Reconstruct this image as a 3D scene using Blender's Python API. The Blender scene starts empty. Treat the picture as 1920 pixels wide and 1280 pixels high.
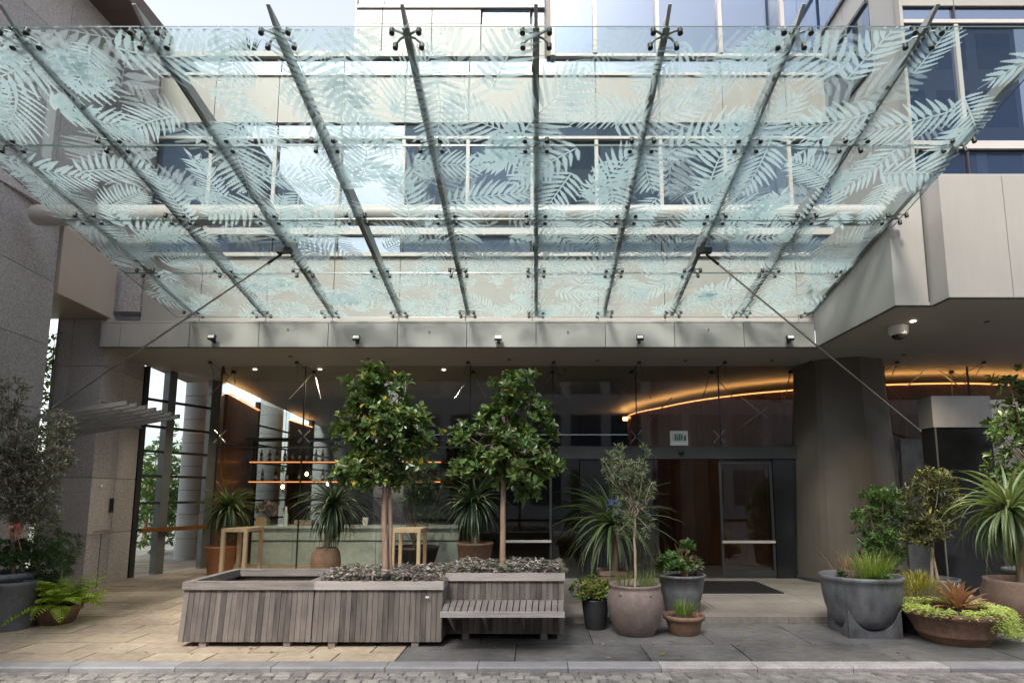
import bpy, math, random
from mathutils import Vector, Matrix
R = math.radians
PI = math.pi
scene = bpy.context.scene
COL = scene.collection

# ------------------------------------------------------------------ camera, sky, sun, exposure
FPX = 1100.0
cam_d = bpy.data.cameras.new('camera')
cam_d.sensor_width = 36.0
cam_d.lens = 36.0 * FPX / 1920.0
cam_d.shift_x = (960 - 1005) / 1920.0
PITCH = math.atan(0.1246)                       # the camera tilts up by about seven degrees
PPX, PPY = 1005.0, 925.0 - FPX * math.tan(PITCH)  # principal point in the 1920 x 1280 frame
cam_d.shift_y = (PPY - 640) / 1920.0
cam_d.clip_start = 0.05
cam_d.clip_end = 1500
cam = bpy.data.objects.new('camera', cam_d)
cam.location = (0, 0, 1.6)
cam.rotation_euler = (R(90) + PITCH, 0, 0)
COL.objects.link(cam)
scene.camera = cam

SUN_EL, SUN_AZ = 48, 195          # elevation, compass bearing (0 = +y, clockwise) the light comes from
world = bpy.data.worlds.new('World')
scene.world = world
world.use_nodes = True
wn = world.node_tree.nodes; wl = world.node_tree.links
wn.clear()
sky = wn.new('ShaderNodeTexSky'); sky.sky_type = 'NISHITA'; sky.sun_disc = False
sky.sun_elevation = R(SUN_EL); sky.sun_rotation = R(SUN_AZ)
sky.air_density = 1.0; sky.dust_density = 3.0; sky.ozone_density = 1.0
hs = wn.new('ShaderNodeHueSaturation'); hs.inputs['Saturation'].default_value = 0.35
hs.inputs['Value'].default_value = 1.0
bg = wn.new('ShaderNodeBackground'); bg.inputs['Strength'].default_value = 0.15
wo = wn.new('ShaderNodeOutputWorld')
wl.new(sky.outputs['Color'], hs.inputs['Color']); wl.new(hs.outputs['Color'], bg.inputs['Color'])
wl.new(bg.outputs['Background'], wo.inputs['Surface'])

sd = bpy.data.lights.new('sun', 'SUN'); sd.energy = 1.5; sd.angle = R(10); sd.color = (1.0, 0.95, 0.87)
sun = bpy.data.objects.new('sun', sd)
sdir = Vector((math.sin(R(SUN_AZ)) * math.cos(R(SUN_EL)), math.cos(R(SUN_AZ)) * math.cos(R(SUN_EL)), math.sin(R(SUN_EL))))
sun.rotation_euler = sdir.to_track_quat('Z', 'Y').to_euler()
sun.location = sdir * 60
COL.objects.link(sun)

scene.view_settings.view_transform = 'Standard'
scene.view_settings.look = 'None'
scene.view_settings.exposure = 1.6
scene.view_settings.gamma = 1.0
scene.view_settings.use_curve_mapping = False
scene.render.engine = 'CYCLES'
cy = scene.cycles
cy.use_denoising = True
cy.max_bounces = 10; cy.diffuse_bounces = 4; cy.glossy_bounces = 4; cy.transmission_bounces = 6
cy.transparent_max_bounces = 40
cy.caustics_reflective = False; cy.caustics_refractive = False
cy.sample_clamp_indirect = 6.0

# ------------------------------------------------------------------ helpers
def _ray(px, py):
    u = (px - PPX) / FPX; v = (PPY - py) / FPX
    return Vector((u, math.cos(PITCH) - v * math.sin(PITCH), math.sin(PITCH) + v * math.cos(PITCH)))
def at(px, py, D):
    """direction measured off the photograph + distance D ahead of the camera -> world point"""
    r = _ray(px, py)
    return Vector((r.x * D / r.y, D, 1.6 + r.z * D / r.y))
def X(px, py, D): return at(px, py, D).x
def Z(py, D): return at(PPX, py, D).z
def DZ(py, z):
    """distance at which a photo row shows height z"""
    r = _ray(PPX, py); return (z - 1.6) * r.y / r.z

def wloc(o):
    v = Vector((0, 0, 0))
    while o is not None:
        v += Vector(o.location); o = o.parent
    return v

def tag(o, label=None, cat=None, group=None, kind=None):
    if label: o['label'] = label
    if cat: o['category'] = cat
    if group: o['group'] = group
    if kind: o['kind'] = kind
    return o

def thing(name, label, cat, loc=(0, 0, 0), group=None):
    o = bpy.data.objects.new(name, None)
    o.empty_display_size = 0.2
    o.location = loc
    COL.objects.link(o)
    return tag(o, label, cat, group)

def link(name, me, parent=None, loc=(0, 0, 0)):
    o = bpy.data.objects.new(name, me)
    o.location = loc
    COL.objects.link(o)
    if parent is not None: o.parent = parent
    return o

def copy_tree(o, parent=None):
    c = o.copy(); COL.objects.link(c)
    if parent is not None: c.parent = parent
    for ch in list(o.children): copy_tree(ch, c)
    return c

class MB:
    def __init__(s): s.v = []; s.f = []; s.m = []; s.sm = []
    def face(s, idx, mi=0, sm=False): s.f.append(idx); s.m.append(mi); s.sm.append(sm)
    def poly(s, pts, mi=0, sm=False):
        b = len(s.v); s.v.extend([tuple(p) for p in pts]); s.face(list(range(b, b + len(pts))), mi, sm)
    def box(s, p0, p1, mi=0):
        x0, y0, z0 = p0; x1, y1, z1 = p1; b = len(s.v)
        s.v += [(x0,y0,z0),(x1,y0,z0),(x1,y1,z0),(x0,y1,z0),(x0,y0,z1),(x1,y0,z1),(x1,y1,z1),(x0,y1,z1)]
        for q in ((0,3,2,1),(4,5,6,7),(0,1,5,4),(1,2,6,5),(2,3,7,6),(3,0,4,7)): s.face([b+i for i in q], mi)
    def slab(s, a, b_, c, d, t, mi=0, me=None):
        """quad a,b,c,d (counter-clockwise seen from its front) thickened backwards by t"""
        a, b_, c, d = map(Vector, (a, b_, c, d))
        n = (b_ - a).cross(d - a).normalized() * -t
        k = len(s.v); s.v += [tuple(p) for p in (a, b_, c, d, a + n, b_ + n, c + n, d + n)]
        me = mi if me is None else me
        s.face([k, k+1, k+2, k+3], mi); s.face([k+7, k+6, k+5, k+4], mi)
        for i in range(4):
            j = (i + 1) % 4; s.face([k+j, k+i, k+4+i, k+4+j], me)
    def prism(s, poly, z0, z1, mi=0):
        n = len(poly); k = len(s.v)
        s.v += [(x, y, z0) for x, y in poly] + [(x, y, z1) for x, y in poly]
        s.face([k + n - 1 - i for i in range(n)], mi); s.face([k + n + i for i in range(n)], mi)
        for i in range(n):
            j = (i + 1) % n; s.face([k+i, k+j, k+n+j, k+n+i], mi)
    def tube(s, pts, rad, seg=8, mi=0, cap=True, sm=True):
        pts = [Vector(p) for p in pts]
        if not hasattr(rad, '__len__'): rad = [rad] * len(pts)
        rings = []
        prev = None
        for i, p in enumerate(pts):
            d = (pts[min(i+1, len(pts)-1)] - pts[max(i-1, 0)])
            d = d.normalized() if d.length > 1e-9 else Vector((0,0,1))
            if prev is None:
                u = d.orthogonal().normalized()
            else:
                u = prev - d * prev.dot(d)
                u = u.normalized() if u.length > 1e-6 else d.orthogonal().normalized()
            prev = u; w = d.cross(u)
            k = len(s.v); rings.append(k)
            for j in range(seg):
                a = 2 * PI * j / seg
                s.v.append(tuple(p + (u * math.cos(a) + w * math.sin(a)) * rad[i]))
        for i in range(len(pts) - 1):
            for j in range(seg):
                j2 = (j + 1) % seg
                s.face([rings[i]+j, rings[i]+j2, rings[i+1]+j2, rings[i+1]+j], mi, sm)
        if cap:
            s.poly([s.v[rings[0] + j] for j in range(seg)][::-1], mi)
            s.poly([s.v[rings[-1] + j] for j in range(seg)], mi)
    def lathe(s, prof, seg=28, c=(0, 0, 0), mi=0, sm=True):
        k0 = len(s.v)
        for r, z in prof:
            for j in range(seg):
                a = 2 * PI * j / seg
                s.v.append((c[0] + r * math.cos(a), c[1] + r * math.sin(a), c[2] + z))
        for i in range(len(prof) - 1):
            for j in range(seg):
                j2 = (j + 1) % seg
                s.face([k0+i*seg+j, k0+i*seg+j2, k0+(i+1)*seg+j2, k0+(i+1)*seg+j], mi, sm)
        e = k0 + (len(prof) - 1) * seg
        if prof[0][0] > .002: s.poly([s.v[k0 + j] for j in range(seg)][::-1], mi)
        if prof[-1][0] > .002: s.poly([s.v[e + j] for j in range(seg)], mi)
    def leaf(s, p, d, up, L, W, mi=0, fold=0.25, bend=0.0):
        d = d.normalized(); r = d.cross(up)
        r = r.normalized() if r.length > 1e-6 else d.orthogonal().normalized()
        n = r.cross(d)
        k = len(s.v)
        m1 = p + d * L * .35; m2 = p + d * L * .72 - n * L * bend * .5; t = p + d * L - n * L * bend
        s.v += [tuple(p), tuple(m1 - r * W * .5 + n * W * fold), tuple(m2 - r * W * .36 + n * W * fold),
                tuple(t), tuple(m2 + r * W * .36 + n * W * fold), tuple(m1 + r * W * .5 + n * W * fold)]
        s.face([k, k+1, k+2, k+3], mi); s.face([k, k+3, k+4, k+5], mi)
    def strap(s, p, az, el, L, W, droop, seg=6, mi=0, fold=.3, wprof=None, twist=0):
        p = Vector(p); k = len(s.v)
        for i in range(seg + 1):
            t = i / seg
            e = el - droop * t ** 1.2
            d = Vector((math.cos(az) * math.cos(e), math.sin(az) * math.cos(e), math.sin(e)))
            r = Vector((-math.sin(az), math.cos(az), 0))
            r = (Matrix.Rotation(twist * t, 3, d) @ r) if twist else r
            n = r.cross(d)
            w = W * (wprof(t) if wprof else (0.55 + 1.6 * t - 2.1 * t * t if t < .5 else max(0.03, 1.0 - (t - .38) / .62)))
            s.v += [tuple(p - r * w * .5 + n * -w * fold), tuple(p), tuple(p + r * w * .5 + n * -w * fold)]
            p = p + d * (L / seg)
        for i in range(seg):
            a = k + i * 3
            s.face([a, a+1, a+4, a+3], mi, True); s.face([a+1, a+2, a+5, a+4], mi, True)
    def mesh(s, name, mats, off=(0, 0, 0)):
        me = bpy.data.meshes.new(name)
        ox, oy, oz = off
        me.from_pydata([(x - ox, y - oy, z - oz) for x, y, z in s.v], [], s.f)
        if not isinstance(mats, (list, tuple)): mats = [mats]
        for m in mats: me.materials.append(m)
        if len(mats) > 1: me.polygons.foreach_set('material_index', s.m)
        if any(s.sm): me.polygons.foreach_set('use_smooth', s.sm)
        me.update()
        return me
    def build(s, name, mats, parent=None, loc=None):
        """world-coordinate vertices -> object under parent (origin at parent, or at loc)"""
        pl = wloc(parent) if parent is not None else Vector((0, 0, 0))
        o = Vector(loc) if loc is not None else pl
        return link(name, s.mesh(name, mats, o), parent, o - pl)

_boxes = {}
def piece(name, m, parent, c, size):
    """one box piece; alike pieces share their mesh"""
    key = (name, m.name, round(size[0], 4), round(size[1], 4), round(size[2], 4))
    if key not in _boxes:
        b = MB(); b.box((-size[0]/2, -size[1]/2, -size[2]/2), (size[0]/2, size[1]/2, size[2]/2))
        _boxes[key] = b.mesh(name, m)
    return link(name, _boxes[key], parent, Vector(c) - wloc(parent) if parent is not None else c)
def bpiece(name, m, parent, p0, p1):
    return piece(name, m, parent, [(a + b) / 2 for a, b in zip(p0, p1)], [abs(b - a) for a, b in zip(p0, p1)])

# ------------------------------------------------------------------ materials
def nodes(name):
    m = bpy.data.materials.new(name); m.use_nodes = True
    nt = m.node_tree; nt.nodes.clear()
    out = nt.nodes.new('ShaderNodeOutputMaterial')
    return m, nt, nt.nodes, nt.links, out
def MATH(nt, op, a, b=None, c=None):
    n = nt.nodes.new('ShaderNodeMath'); n.operation = op
    for i, v in enumerate((a, b, c)):
        if v is None: continue
        if isinstance(v, (int, float)): n.inputs[i].default_value = v
        else: nt.links.new(v, n.inputs[i])
    return n.outputs[0]
def NOISE(nt, scale, detail=3, stretch=None, rough=.55):
    g = nt.nodes.new('ShaderNodeNewGeometry')
    v = g.outputs['Position']
    if stretch:
        mp = nt.nodes.new('ShaderNodeMapping'); mp.inputs['Scale'].default_value = stretch
        nt.links.new(v, mp.inputs['Vector']); v = mp.outputs['Vector']
    n = nt.nodes.new('ShaderNodeTexNoise'); n.inputs['Scale'].default_value = scale
    n.inputs['Detail'].default_value = detail; n.inputs['Roughness'].default_value = rough
    nt.links.new(v, n.inputs['Vector'])
    return n.outputs['Fac']
def mat(name, col, rough=.6, metal=0, spec=.5, noises=(), rand=0, bump=None, hrand=0, island=0, ihue=0, coat=0, rnoise=0):
    """noises: (scale, amount, detail, stretch) brightness variation; rand: per-object variation; bump: (scale, strength, stretch)"""
    m, nt, N, L, out = nodes(name)
    p = N.new('ShaderNodeBsdfPrincipled')
    p.inputs['Roughness'].default_value = rough; p.inputs['Metallic'].default_value = metal
    p.inputs['Specular IOR Level'].default_value = spec
    if coat: p.inputs['Coat Weight'].default_value = coat
    v = None
    def acc(x):
        nonlocal v
        v = x if v is None else MATH(nt, 'ADD', v, x)
    first = None
    for nz in noises:
        sc, am = nz[0], nz[1]
        f = NOISE(nt, sc, nz[2] if len(nz) > 2 else 3, nz[3] if len(nz) > 3 else None)
        if first is None: first = f
        acc(MATH(nt, 'MULTIPLY', MATH(nt, 'SUBTRACT', f, .5), am * 4))
    hue = None
    if rand or hrand:
        oi = N.new('ShaderNodeObjectInfo')
        if rand: acc(MATH(nt, 'MULTIPLY', MATH(nt, 'SUBTRACT', oi.outputs['Random'], .5), rand * 2))
        if hrand: hue = MATH(nt, 'ADD', MATH(nt, 'MULTIPLY', MATH(nt, 'SUBTRACT', oi.outputs['Random'], .5), hrand * 2), .5)
    if island or ihue:
        g = N.new('ShaderNodeNewGeometry')
        ri = g.outputs['Random Per Island']
        if island: acc(MATH(nt, 'MULTIPLY', MATH(nt, 'SUBTRACT', ri, .5), island * 2))
        if ihue:
            r2 = MATH(nt, 'FRACT', MATH(nt, 'MULTIPLY', ri, 17.31))
            hue = MATH(nt, 'ADD', MATH(nt, 'MULTIPLY', MATH(nt, 'SUBTRACT', r2, .5), ihue * 2), .5)
    if v is not None or hue is not None:
        h = N.new('ShaderNodeHueSaturation'); h.inputs['Color'].default_value = (*col, 1)
        if v is not None: L.new(MATH(nt, 'MAXIMUM', MATH(nt, 'ADD', v, 1.0), .12), h.inputs['Value'])
        if hue is not None: L.new(hue, h.inputs['Hue'])
        L.new(h.outputs['Color'], p.inputs['Base Color'])
    else:
        p.inputs['Base Color'].default_value = (*col, 1)
    if rnoise and first is not None:
        L.new(MATH(nt, 'ADD', MATH(nt, 'MULTIPLY', first, rnoise), rough - rnoise / 2), p.inputs['Roughness'])
    if bump:
        bn = N.new('ShaderNodeBump'); bn.inputs['Strength'].default_value = bump[1]; bn.inputs['Distance'].default_value = .02
        L.new(NOISE(nt, bump[0], 4, bump[2] if len(bump) > 2 else None), bn.inputs['Height'])
        L.new(bn.outputs['Normal'], p.inputs['Normal'])
    L.new(p.outputs[0], out.inputs[0])
    return m
def leafmat(name, col, rough=.45, island=.45, ihue=.02, trans=.3, spec=.5, tcol=None):
    m = mat(name, col, rough, spec=spec, island=island, ihue=ihue, noises=((3.0, .3, 2),))
    nt = m.node_tree; N = nt.nodes; L = nt.links
    p = next(n for n in N if n.type == 'BSDF_PRINCIPLED'); out = next(n for n in N if n.type == 'OUTPUT_MATERIAL')
    t = N.new('ShaderNodeBsdfTranslucent')
    tc = tcol or (col[0] * 1.5, col[1] * 1.6, col[2] * .8)
    t.inputs[0].default_value = (*tc, 1)
    mx = N.new('ShaderNodeMixShader'); mx.inputs[0].default_value = trans
    L.new(p.outputs[0], mx.inputs[1]); L.new(t.outputs[0], mx.inputs[2]); L.new(mx.outputs[0], out.inputs[0])
    return m
def glassmat(name, tint, ior=1.5, extra=0.0, rough=0.0, gcol=(1, 1, 1), body=None, bfac=0.0):
    m, nt, N, L, out = nodes(name)
    fr = N.new('ShaderNodeFresnel'); fr.inputs[0].default_value = ior
    t = N.new('ShaderNodeBsdfTransparent'); t.inputs[0].default_value = (*tint, 1)
    g = N.new('ShaderNodeBsdfGlossy'); g.inputs[0].default_value = (*gcol, 1); g.inputs['Roughness'].default_value = rough
    mx = N.new('ShaderNodeMixShader')
    ge = N.new('ShaderNodeNewGeometry')          # reflect off the outer face only (panes are thin, no refraction)
    fac = MATH(nt, 'ADD', fr.outputs[0], extra) if extra else fr.outputs[0]
    fac = MATH(nt, 'MULTIPLY', fac, MATH(nt, 'SUBTRACT', 1.0, ge.outputs['Backfacing']))
    L.new(fac, mx.inputs[0])
    src = t.outputs[0]
    if body:  # diffuse colour that stands in for sky mirrored in the pane
        d = N.new('ShaderNodeBsdfDiffuse'); d.inputs[0].default_value = (*body, 1)
        oi = N.new('ShaderNodeObjectInfo'); hv = N.new('ShaderNodeHueSaturation'); hv.inputs['Color'].default_value = (*body, 1)
        L.new(MATH(nt, 'ADD', MATH(nt, 'MULTIPLY', oi.outputs['Random'], 1.1), .45), hv.inputs['Value']); L.new(hv.outputs[0], d.inputs[0])
        m2 = N.new('ShaderNodeMixShader'); m2.inputs[0].default_value = bfac
        L.new(t.outputs[0], m2.inputs[1]); L.new(d.outputs[0], m2.inputs[2]); src = m2.outputs[0]
    L.new(src, mx.inputs[1]); L.new(g.outputs[0], mx.inputs[2]); L.new(mx.outputs[0], out.inputs[0])
    return m
def frit(name, col, fac, tr=.65):
    m, nt, N, L, out = nodes(name)
    t = N.new('ShaderNodeBsdfTransparent')
    d = N.new('ShaderNodeBsdfDiffuse'); d.inputs[0].default_value = (*col, 1)
    l = N.new('ShaderNodeBsdfTranslucent'); l.inputs[0].default_value = (*col, 1)
    a = N.new('ShaderNodeMixShader'); a.inputs[0].default_value = tr
    b = N.new('ShaderNodeMixShader'); b.inputs[0].default_value = fac
    L.new(d.outputs[0], a.inputs[1]); L.new(l.outputs[0], a.inputs[2])
    L.new(t.outputs[0], b.inputs[1]); L.new(a.outputs[0], b.inputs[2]); L.new(b.outputs[0], out.inputs[0])
    return m
def emit(name, col, st):
    m, nt, N, L, out = nodes(name)
    e = N.new('ShaderNodeEmission'); e.inputs[0].default_value = (*col, 1); e.inputs[1].default_value = st
    L.new(e.outputs[0], out.inputs[0]); return m

M = dict(
    setts_far=mat('sett_paving', (.26, .24, .22), .85, noises=((3, .2), (60, .3)), bump=(40, .5)),
    pale_column=mat('pale_column', (.33, .335, .33), .5, noises=((2, .1), (40, .06))),
    louvre=mat('louvre_metal', (.19, .185, .18), .4, noises=((4, .1),), spec=.6),
    terracotta_bright=mat('bright_terracotta', (.46, .20, .095), .75, noises=((3, .15, 4), (20, .12, 4))),
    l_cover=leafmat('ground_cover_grey_green', (.22, .235, .19), .5, .45, .03, .2),
    l_fern=leafmat('fern_lime', (.32, .42, .06), .5, .4, .02, .4),
    asphalt=mat('asphalt', (.06, .06, .062), .9, noises=((8, .3), (120, .4)), bump=(150, .3)),
    dirt=mat('sub_base', (.10, .095, .085), .95, noises=((30, .4),)),
    sett=mat('sett_stone', (.25, .23, .21), .8, noises=((9, .3), (90, .35, 4)), rand=.28, hrand=.012, bump=(60, .5)),
    kerb=mat('kerb_stone', (.27, .265, .27), .8, noises=((4, .2), (110, .25, 4)), rand=.12, bump=(80, .25)),
    kerb_white=mat('kerb_pale_stone', (.42, .385, .375), .75, noises=((5, .28, 5), (30, .2, 4), (90, .2, 4)), rand=.05),
    tile=mat('sandstone_tile', (.385, .31, .228), .75, noises=((1.0, .34, 5), (12, .2, 4), (140, .22, 4)), rand=.15, hrand=.008, bump=(70, .2)),
    slate=mat('slate_slab', (.122, .118, .115), .62, noises=((1.3, .5, 5), (7, .35, 5, (1, 2.5, 1)), (90, .3)), rand=.10, bump=(14, .35, (1, 3, 1)), rnoise=.3),
    terrace=mat('terrace_tile', (.225, .203, .18), .62, noises=((1.1, .35, 5), (14, .2, 4, (1, 6, 1)), (150, .2)), rand=.08, bump=(60, .15)),
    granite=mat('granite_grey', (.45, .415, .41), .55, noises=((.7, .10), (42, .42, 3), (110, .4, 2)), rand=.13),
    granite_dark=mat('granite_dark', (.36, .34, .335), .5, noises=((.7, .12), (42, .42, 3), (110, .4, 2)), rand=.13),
    coping=mat('bronze_soffit', (.10, .07, .06), .5, noises=((2, .1),)),
    cream=mat('cream_panel', (.335, .318, .29), .42, noises=((.8, .05, 4), (6, .03, 4, (1, 1, .12)), (40, .02, 3, (1, 1, .1))), rand=.06, spec=.4),
    fascia=mat('fascia_panel', (.385, .368, .343), .38, noises=((1.2, .05, 4), (7, .03, 4, (1, 1, .12)), (60, .025, 3, (1, 1, .05))), rand=.045, spec=.5),
    white_alu=mat('white_aluminium', (.46, .435, .41), .4, noises=((3, .06),)),
    mullion=mat('mullion_metal', (.42, .39, .37), .4),
    dark_frame=mat('dark_frame', (.035, .036, .038), .4, noises=((5, .2),)),
    grey_frame=mat('grey_frame', (.16, .165, .165), .4, noises=((5, .12),)),
    tube=mat('tube_paint', (.42, .39, .365), .35, noises=((2, .06),), spec=.6),
    beige=mat('beige_panel', (.40, .335, .28), .4, noises=((1.5, .06),)),
    soffit=mat('soffit_paint', (.37, .345, .32), .6, noises=((1.0, .06),)),
    ceiling=mat('lobby_ceiling', (.36, .31, .26), .55, noises=((1.0, .06),)),
    steel=mat('beam_steel', (.36, .375, .365), .4, metal=.35, noises=((3, .18), (30, .1)), spec=.6),
    stainless=mat('stainless', (.55, .54, .52), .3, metal=1, noises=((20, .1),)),
    black=mat('black_metal', (.015, .015, .016), .45),
    column=mat('column_paint', (.112, .096, .080), .5, noises=((1.2, .14, 5), (8, .08, 4, (1, 1, .25)), (90, .08))),
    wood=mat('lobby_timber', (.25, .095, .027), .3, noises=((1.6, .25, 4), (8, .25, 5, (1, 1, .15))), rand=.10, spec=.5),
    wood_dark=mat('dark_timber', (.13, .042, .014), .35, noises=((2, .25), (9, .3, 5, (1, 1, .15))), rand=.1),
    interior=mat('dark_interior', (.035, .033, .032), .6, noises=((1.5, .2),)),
    lobby_floor=mat('lobby_floor', (.06, .056, .052), .3, noises=((2, .2), (40, .2))),
    counter=mat('counter_glass', (.66, .80, .81), .22, noises=((1.8, .25, 5), (9, .14, 4)), rand=.08, spec=.6),  # pale base colour carries the daylight mirrored in the counter
    slat=mat('weathered_slat', (.128, .108, .098), .8, noises=((26, .35, 5, (1, 1, .06)), (3.5, .22, 3), (140, .12)), rand=.36, hrand=.01, bump=(60, .5, (1, 1, .06))),
    rail=mat('weathered_rail', (.21, .183, .168), .75, noises=((26, .3, 5, (.06, 1, 1)), (3, .2)), rand=.1, bump=(60, .4, (.06, 1, 1))),
    rail_pale=mat('pale_rail', (.38, .34, .32), .7, noises=((26, .16, 5, (.06, 1, 1)), (3, .12)), rand=.05, bump=(60, .3, (.06, 1, 1))),
    stool=mat('pale_timber', (.55, .40, .25), .55, noises=((22, .15, 4, (1, 1, .1)),)),
    soil=mat('soil', (.045, .034, .026), .95, noises=((40, .5, 4),), bump=(50, 1)),
    terracotta=mat('terracotta', (.21, .122, .08), .8, noises=((3, .32, 5), (20, .28, 4), (120, .15)), bump=(40, .15)),
    terracotta_dusky=mat('dusky_terracotta', (.23, .15, .115), .8, noises=((3, .22, 4), (25, .15, 4)), bump=(40, .15)),
    taupe=mat('taupe_glaze', (.185, .142, .126), .6, noises=((2.5, .3, 5), (18, .2, 4), (60, .12)), bump=(30, .1)),
    lead=mat('lead_grey', (.118, .122, .132), .5, noises=((3.5, .5, 5), (12, .35, 5, (1, 1, .3)), (90, .14)), spec=.5, rnoise=.25, bump=(25, .15)),
    greypot=mat('grey_pot', (.13, .134, .142), .65, noises=((3, .25, 4), (20, .2)), bump=(30, .15)),
    darkpot=mat('charcoal_pot', (.03, .03, .034), .5, noises=((6, .2),)),
    bark=mat('bark', (.28, .19, .135), .85, noises=((30, .35, 4, (1, 1, .15)),), bump=(40, .6, (1, 1, .2))),
    bark_pale=mat('pale_bark', (.40, .31, .23), .85, noises=((30, .3, 4, (1, 1, .15)),), bump=(40, .5, (1, 1, .2))),
    glass_canopy=glassmat('canopy_glass', (.89, .93, .92), 1.45),
    glass_edge=mat('glass_edge', (.05, .085, .078), .25),
    glass_lobby=glassmat('lobby_glass', (.84, .865, .855), 1.5, .03),
    glass_office=glassmat('office_glass', (.30, .38, .46), 1.6, .14, gcol=(.82, .89, 1.0), body=(.13, .18, .25), bfac=.45),  # sky reflection partly put into the diffuse blue body
    glass_wing=glassmat('wing_glass', (.16, .22, .34), 1.6, .10, gcol=(.72, .82, 1.0), body=(.045, .07, .135), bfac=.6),
    frit=frit('fern_frit', (.62, .74, .755), .68),
    frit_soft=frit('fern_frit_soft', (.58, .655, .665), .34),
    joint=mat('silicone_joint', (.05, .06, .06), .6),
    white=mat('white_plastic', (.75, .75, .74), .45),
    sign_green=mat('sign_green', (.30, .52, .46), .4),
    blue=mat('blue_cloth', (.02, .07, .42), .6, noises=((30, .3),)),
    metal_panel=mat('brushed_panel', (.52, .51, .51), .4, metal=.1, noises=((2.5, .12), (20, .06, 3, (1, 1, .05)))),
    totem=mat('totem_black', (.014, .015, .018), .15, spec=.6),
    cove=emit('cove_light', (1.0, .50, .16), 4.0),
    cove_edge=emit('cove_edge', (1.0, .42, .13), .7),  # emissive stand-in for the lit edge of the cove, no lamp itself
    shelf_light=emit('shelf_light', (1.0, .36, .12), .6),
    bulb=emit('bulb', (1.0, .68, .34), 9.0),
    downlight=emit('downlight', (1.0, .85, .65), 3.0),
    flood=mat('flood_lens', (.85, .85, .82), .2),
    office_light=emit('office_light', (1.0, .92, .62), 1.2),
    bottle=mat('bottle_green', (.03, .07, .035), .15, spec=.7, rand=.4, hrand=.05),
    jar=mat('amber_jar', (.22, .13, .06), .25, rand=.3),
    paper=mat('paper_label', (.6, .58, .52), .7),
    l_dark=leafmat('leaf_dark_glossy', (.095, .15, .042), .33, .75, .035, .25, .6),
    l_yellow=leafmat('leaf_yellow', (.42, .33, .05), .4, .3, .02, .3),
    l_olive=leafmat('leaf_olive', (.15, .18, .105), .5, .4, .02, .25),
    l_grey=leafmat('leaf_grey', (.165, .168, .12), .6, .55, .03, .2),
    l_deep=leafmat('leaf_deep', (.05, .095, .028), .45, .5, .02, .25),
    l_mid=leafmat('leaf_mid', (.085, .16, .04), .42, .45, .02, .3),
    l_lime=leafmat('leaf_lime', (.20, .265, .05), .5, .4, .02, .4),
    l_strap=leafmat('strap_green', (.085, .12, .045), .38, .45, .02, .25, .6),
    l_strapd=leafmat('strap_dark', (.035, .062, .026), .35, .45, .02, .2, .6),
    l_strapp=leafmat('strap_pale', (.17, .225, .10), .4, .45, .02, .3, .6),
    l_variegated=leafmat('leaf_variegated', (.10, .108, .04), .4, .6, .035, .25, .6),
    l_gold=leafmat('leaf_gold', (.30, .27, .05), .5, .4, .03, .35),
    l_brome=leafmat('bromeliad_leaf', (.36, .20, .12), .4, .4, .03, .25),
    l_sedum=leafmat('sedum_leaf', (.52, .58, .22), .5, .25, .015, .3),
    l_purple=leafmat('ground_cover_leaf', (.34, .28, .29), .5, .55, .05, .15),
    l_red=leafmat('red_blade', (.32, .14, .10), .5, .4, .02, .3),
    l_pink=leafmat('pink_petal', (.65, .22, .18), .5, .2, .02, .3),
    l_grass=leafmat('grass_blade', (.16, .23, .045), .5, .4, .025, .35),
    opp=mat('opposite_cladding', (.34, .32, .31), .7, noises=((.3, .1),)),
    opp_dark=mat('opposite_cladding_dark', (.30, .30, .31), .7, noises=((.3, .1),)),
    opp_glass=mat('opposite_glass', (.03, .04, .055), .08, spec=.8, rand=.3),
)
# ------------------------------------------------------------------ key dimensions measured off the photograph
ZS = 4.0                       # height of the soffit
ZT = 0.08                      # height of the entrance terrace
DG = DZ(686, ZS)               # lobby glass line
DF = DZ(650, ZS)               # fascia above the entrance
BAY = 130 * DF / (FPX * _ray(PPX, 630).y)
DW = BAY * FPX * _ray(PPX, 540).y / 124.0      # facade above the canopy
DT = BAY * FPX * _ray(PPX, 60).y / 93.0        # tower set back behind it
CF = BAY * FPX * _ray(PPX, 75).y / 242.0       # canopy, front row of fittings
CB = BAY * FPX * _ray(PPX, 590).y / 128.5      # canopy, rear row of fittings
CZF, CZB = Z(75, CF), Z(590, CB)
CSL = (CZF - CZB) / (CB - CF)
def zcan(D): return CZF - CSL * (D - CF)
KF, KB = DZ(1250, 0.0), DZ(1239, 0.0)          # kerb front and back edges
YT = DZ(1155, ZT)                              # front edge of the terrace
XS = X(740, 1237, KB)                          # where sandstone meets slate
def zg(x, y):
    if y < KF: return -0.04
    if x < XS: return ZT * min(1, max(0, (y - 7.2) / 2.6))
    return 0.0 if y < YT else ZT
def xl(D): return -6.93 - .135 * (D - 7.28)    # line of the granite wall on the left
print('DG %.2f DF %.2f BAY %.3f DW %.2f DT %.2f CF %.2f CB %.2f z %.2f %.2f slope %.3f' % (DG, DF, BAY, DW, DT, CF, CB, CZF, CZB, CSL))

# ------------------------------------------------------------------ ground, road, kerb, pavement
b = MB(); b.box((-300, -300, -.30), (300, 300, -.14))
tag(b.build('ground', M['dirt']), kind='structure')
rng = random.Random(11)
road = MB(); road.box((-40, -13, -.135), (40, KF - .004, -.062))
road = tag(road.build('road', M['setts_far']), kind='structure')
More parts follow.
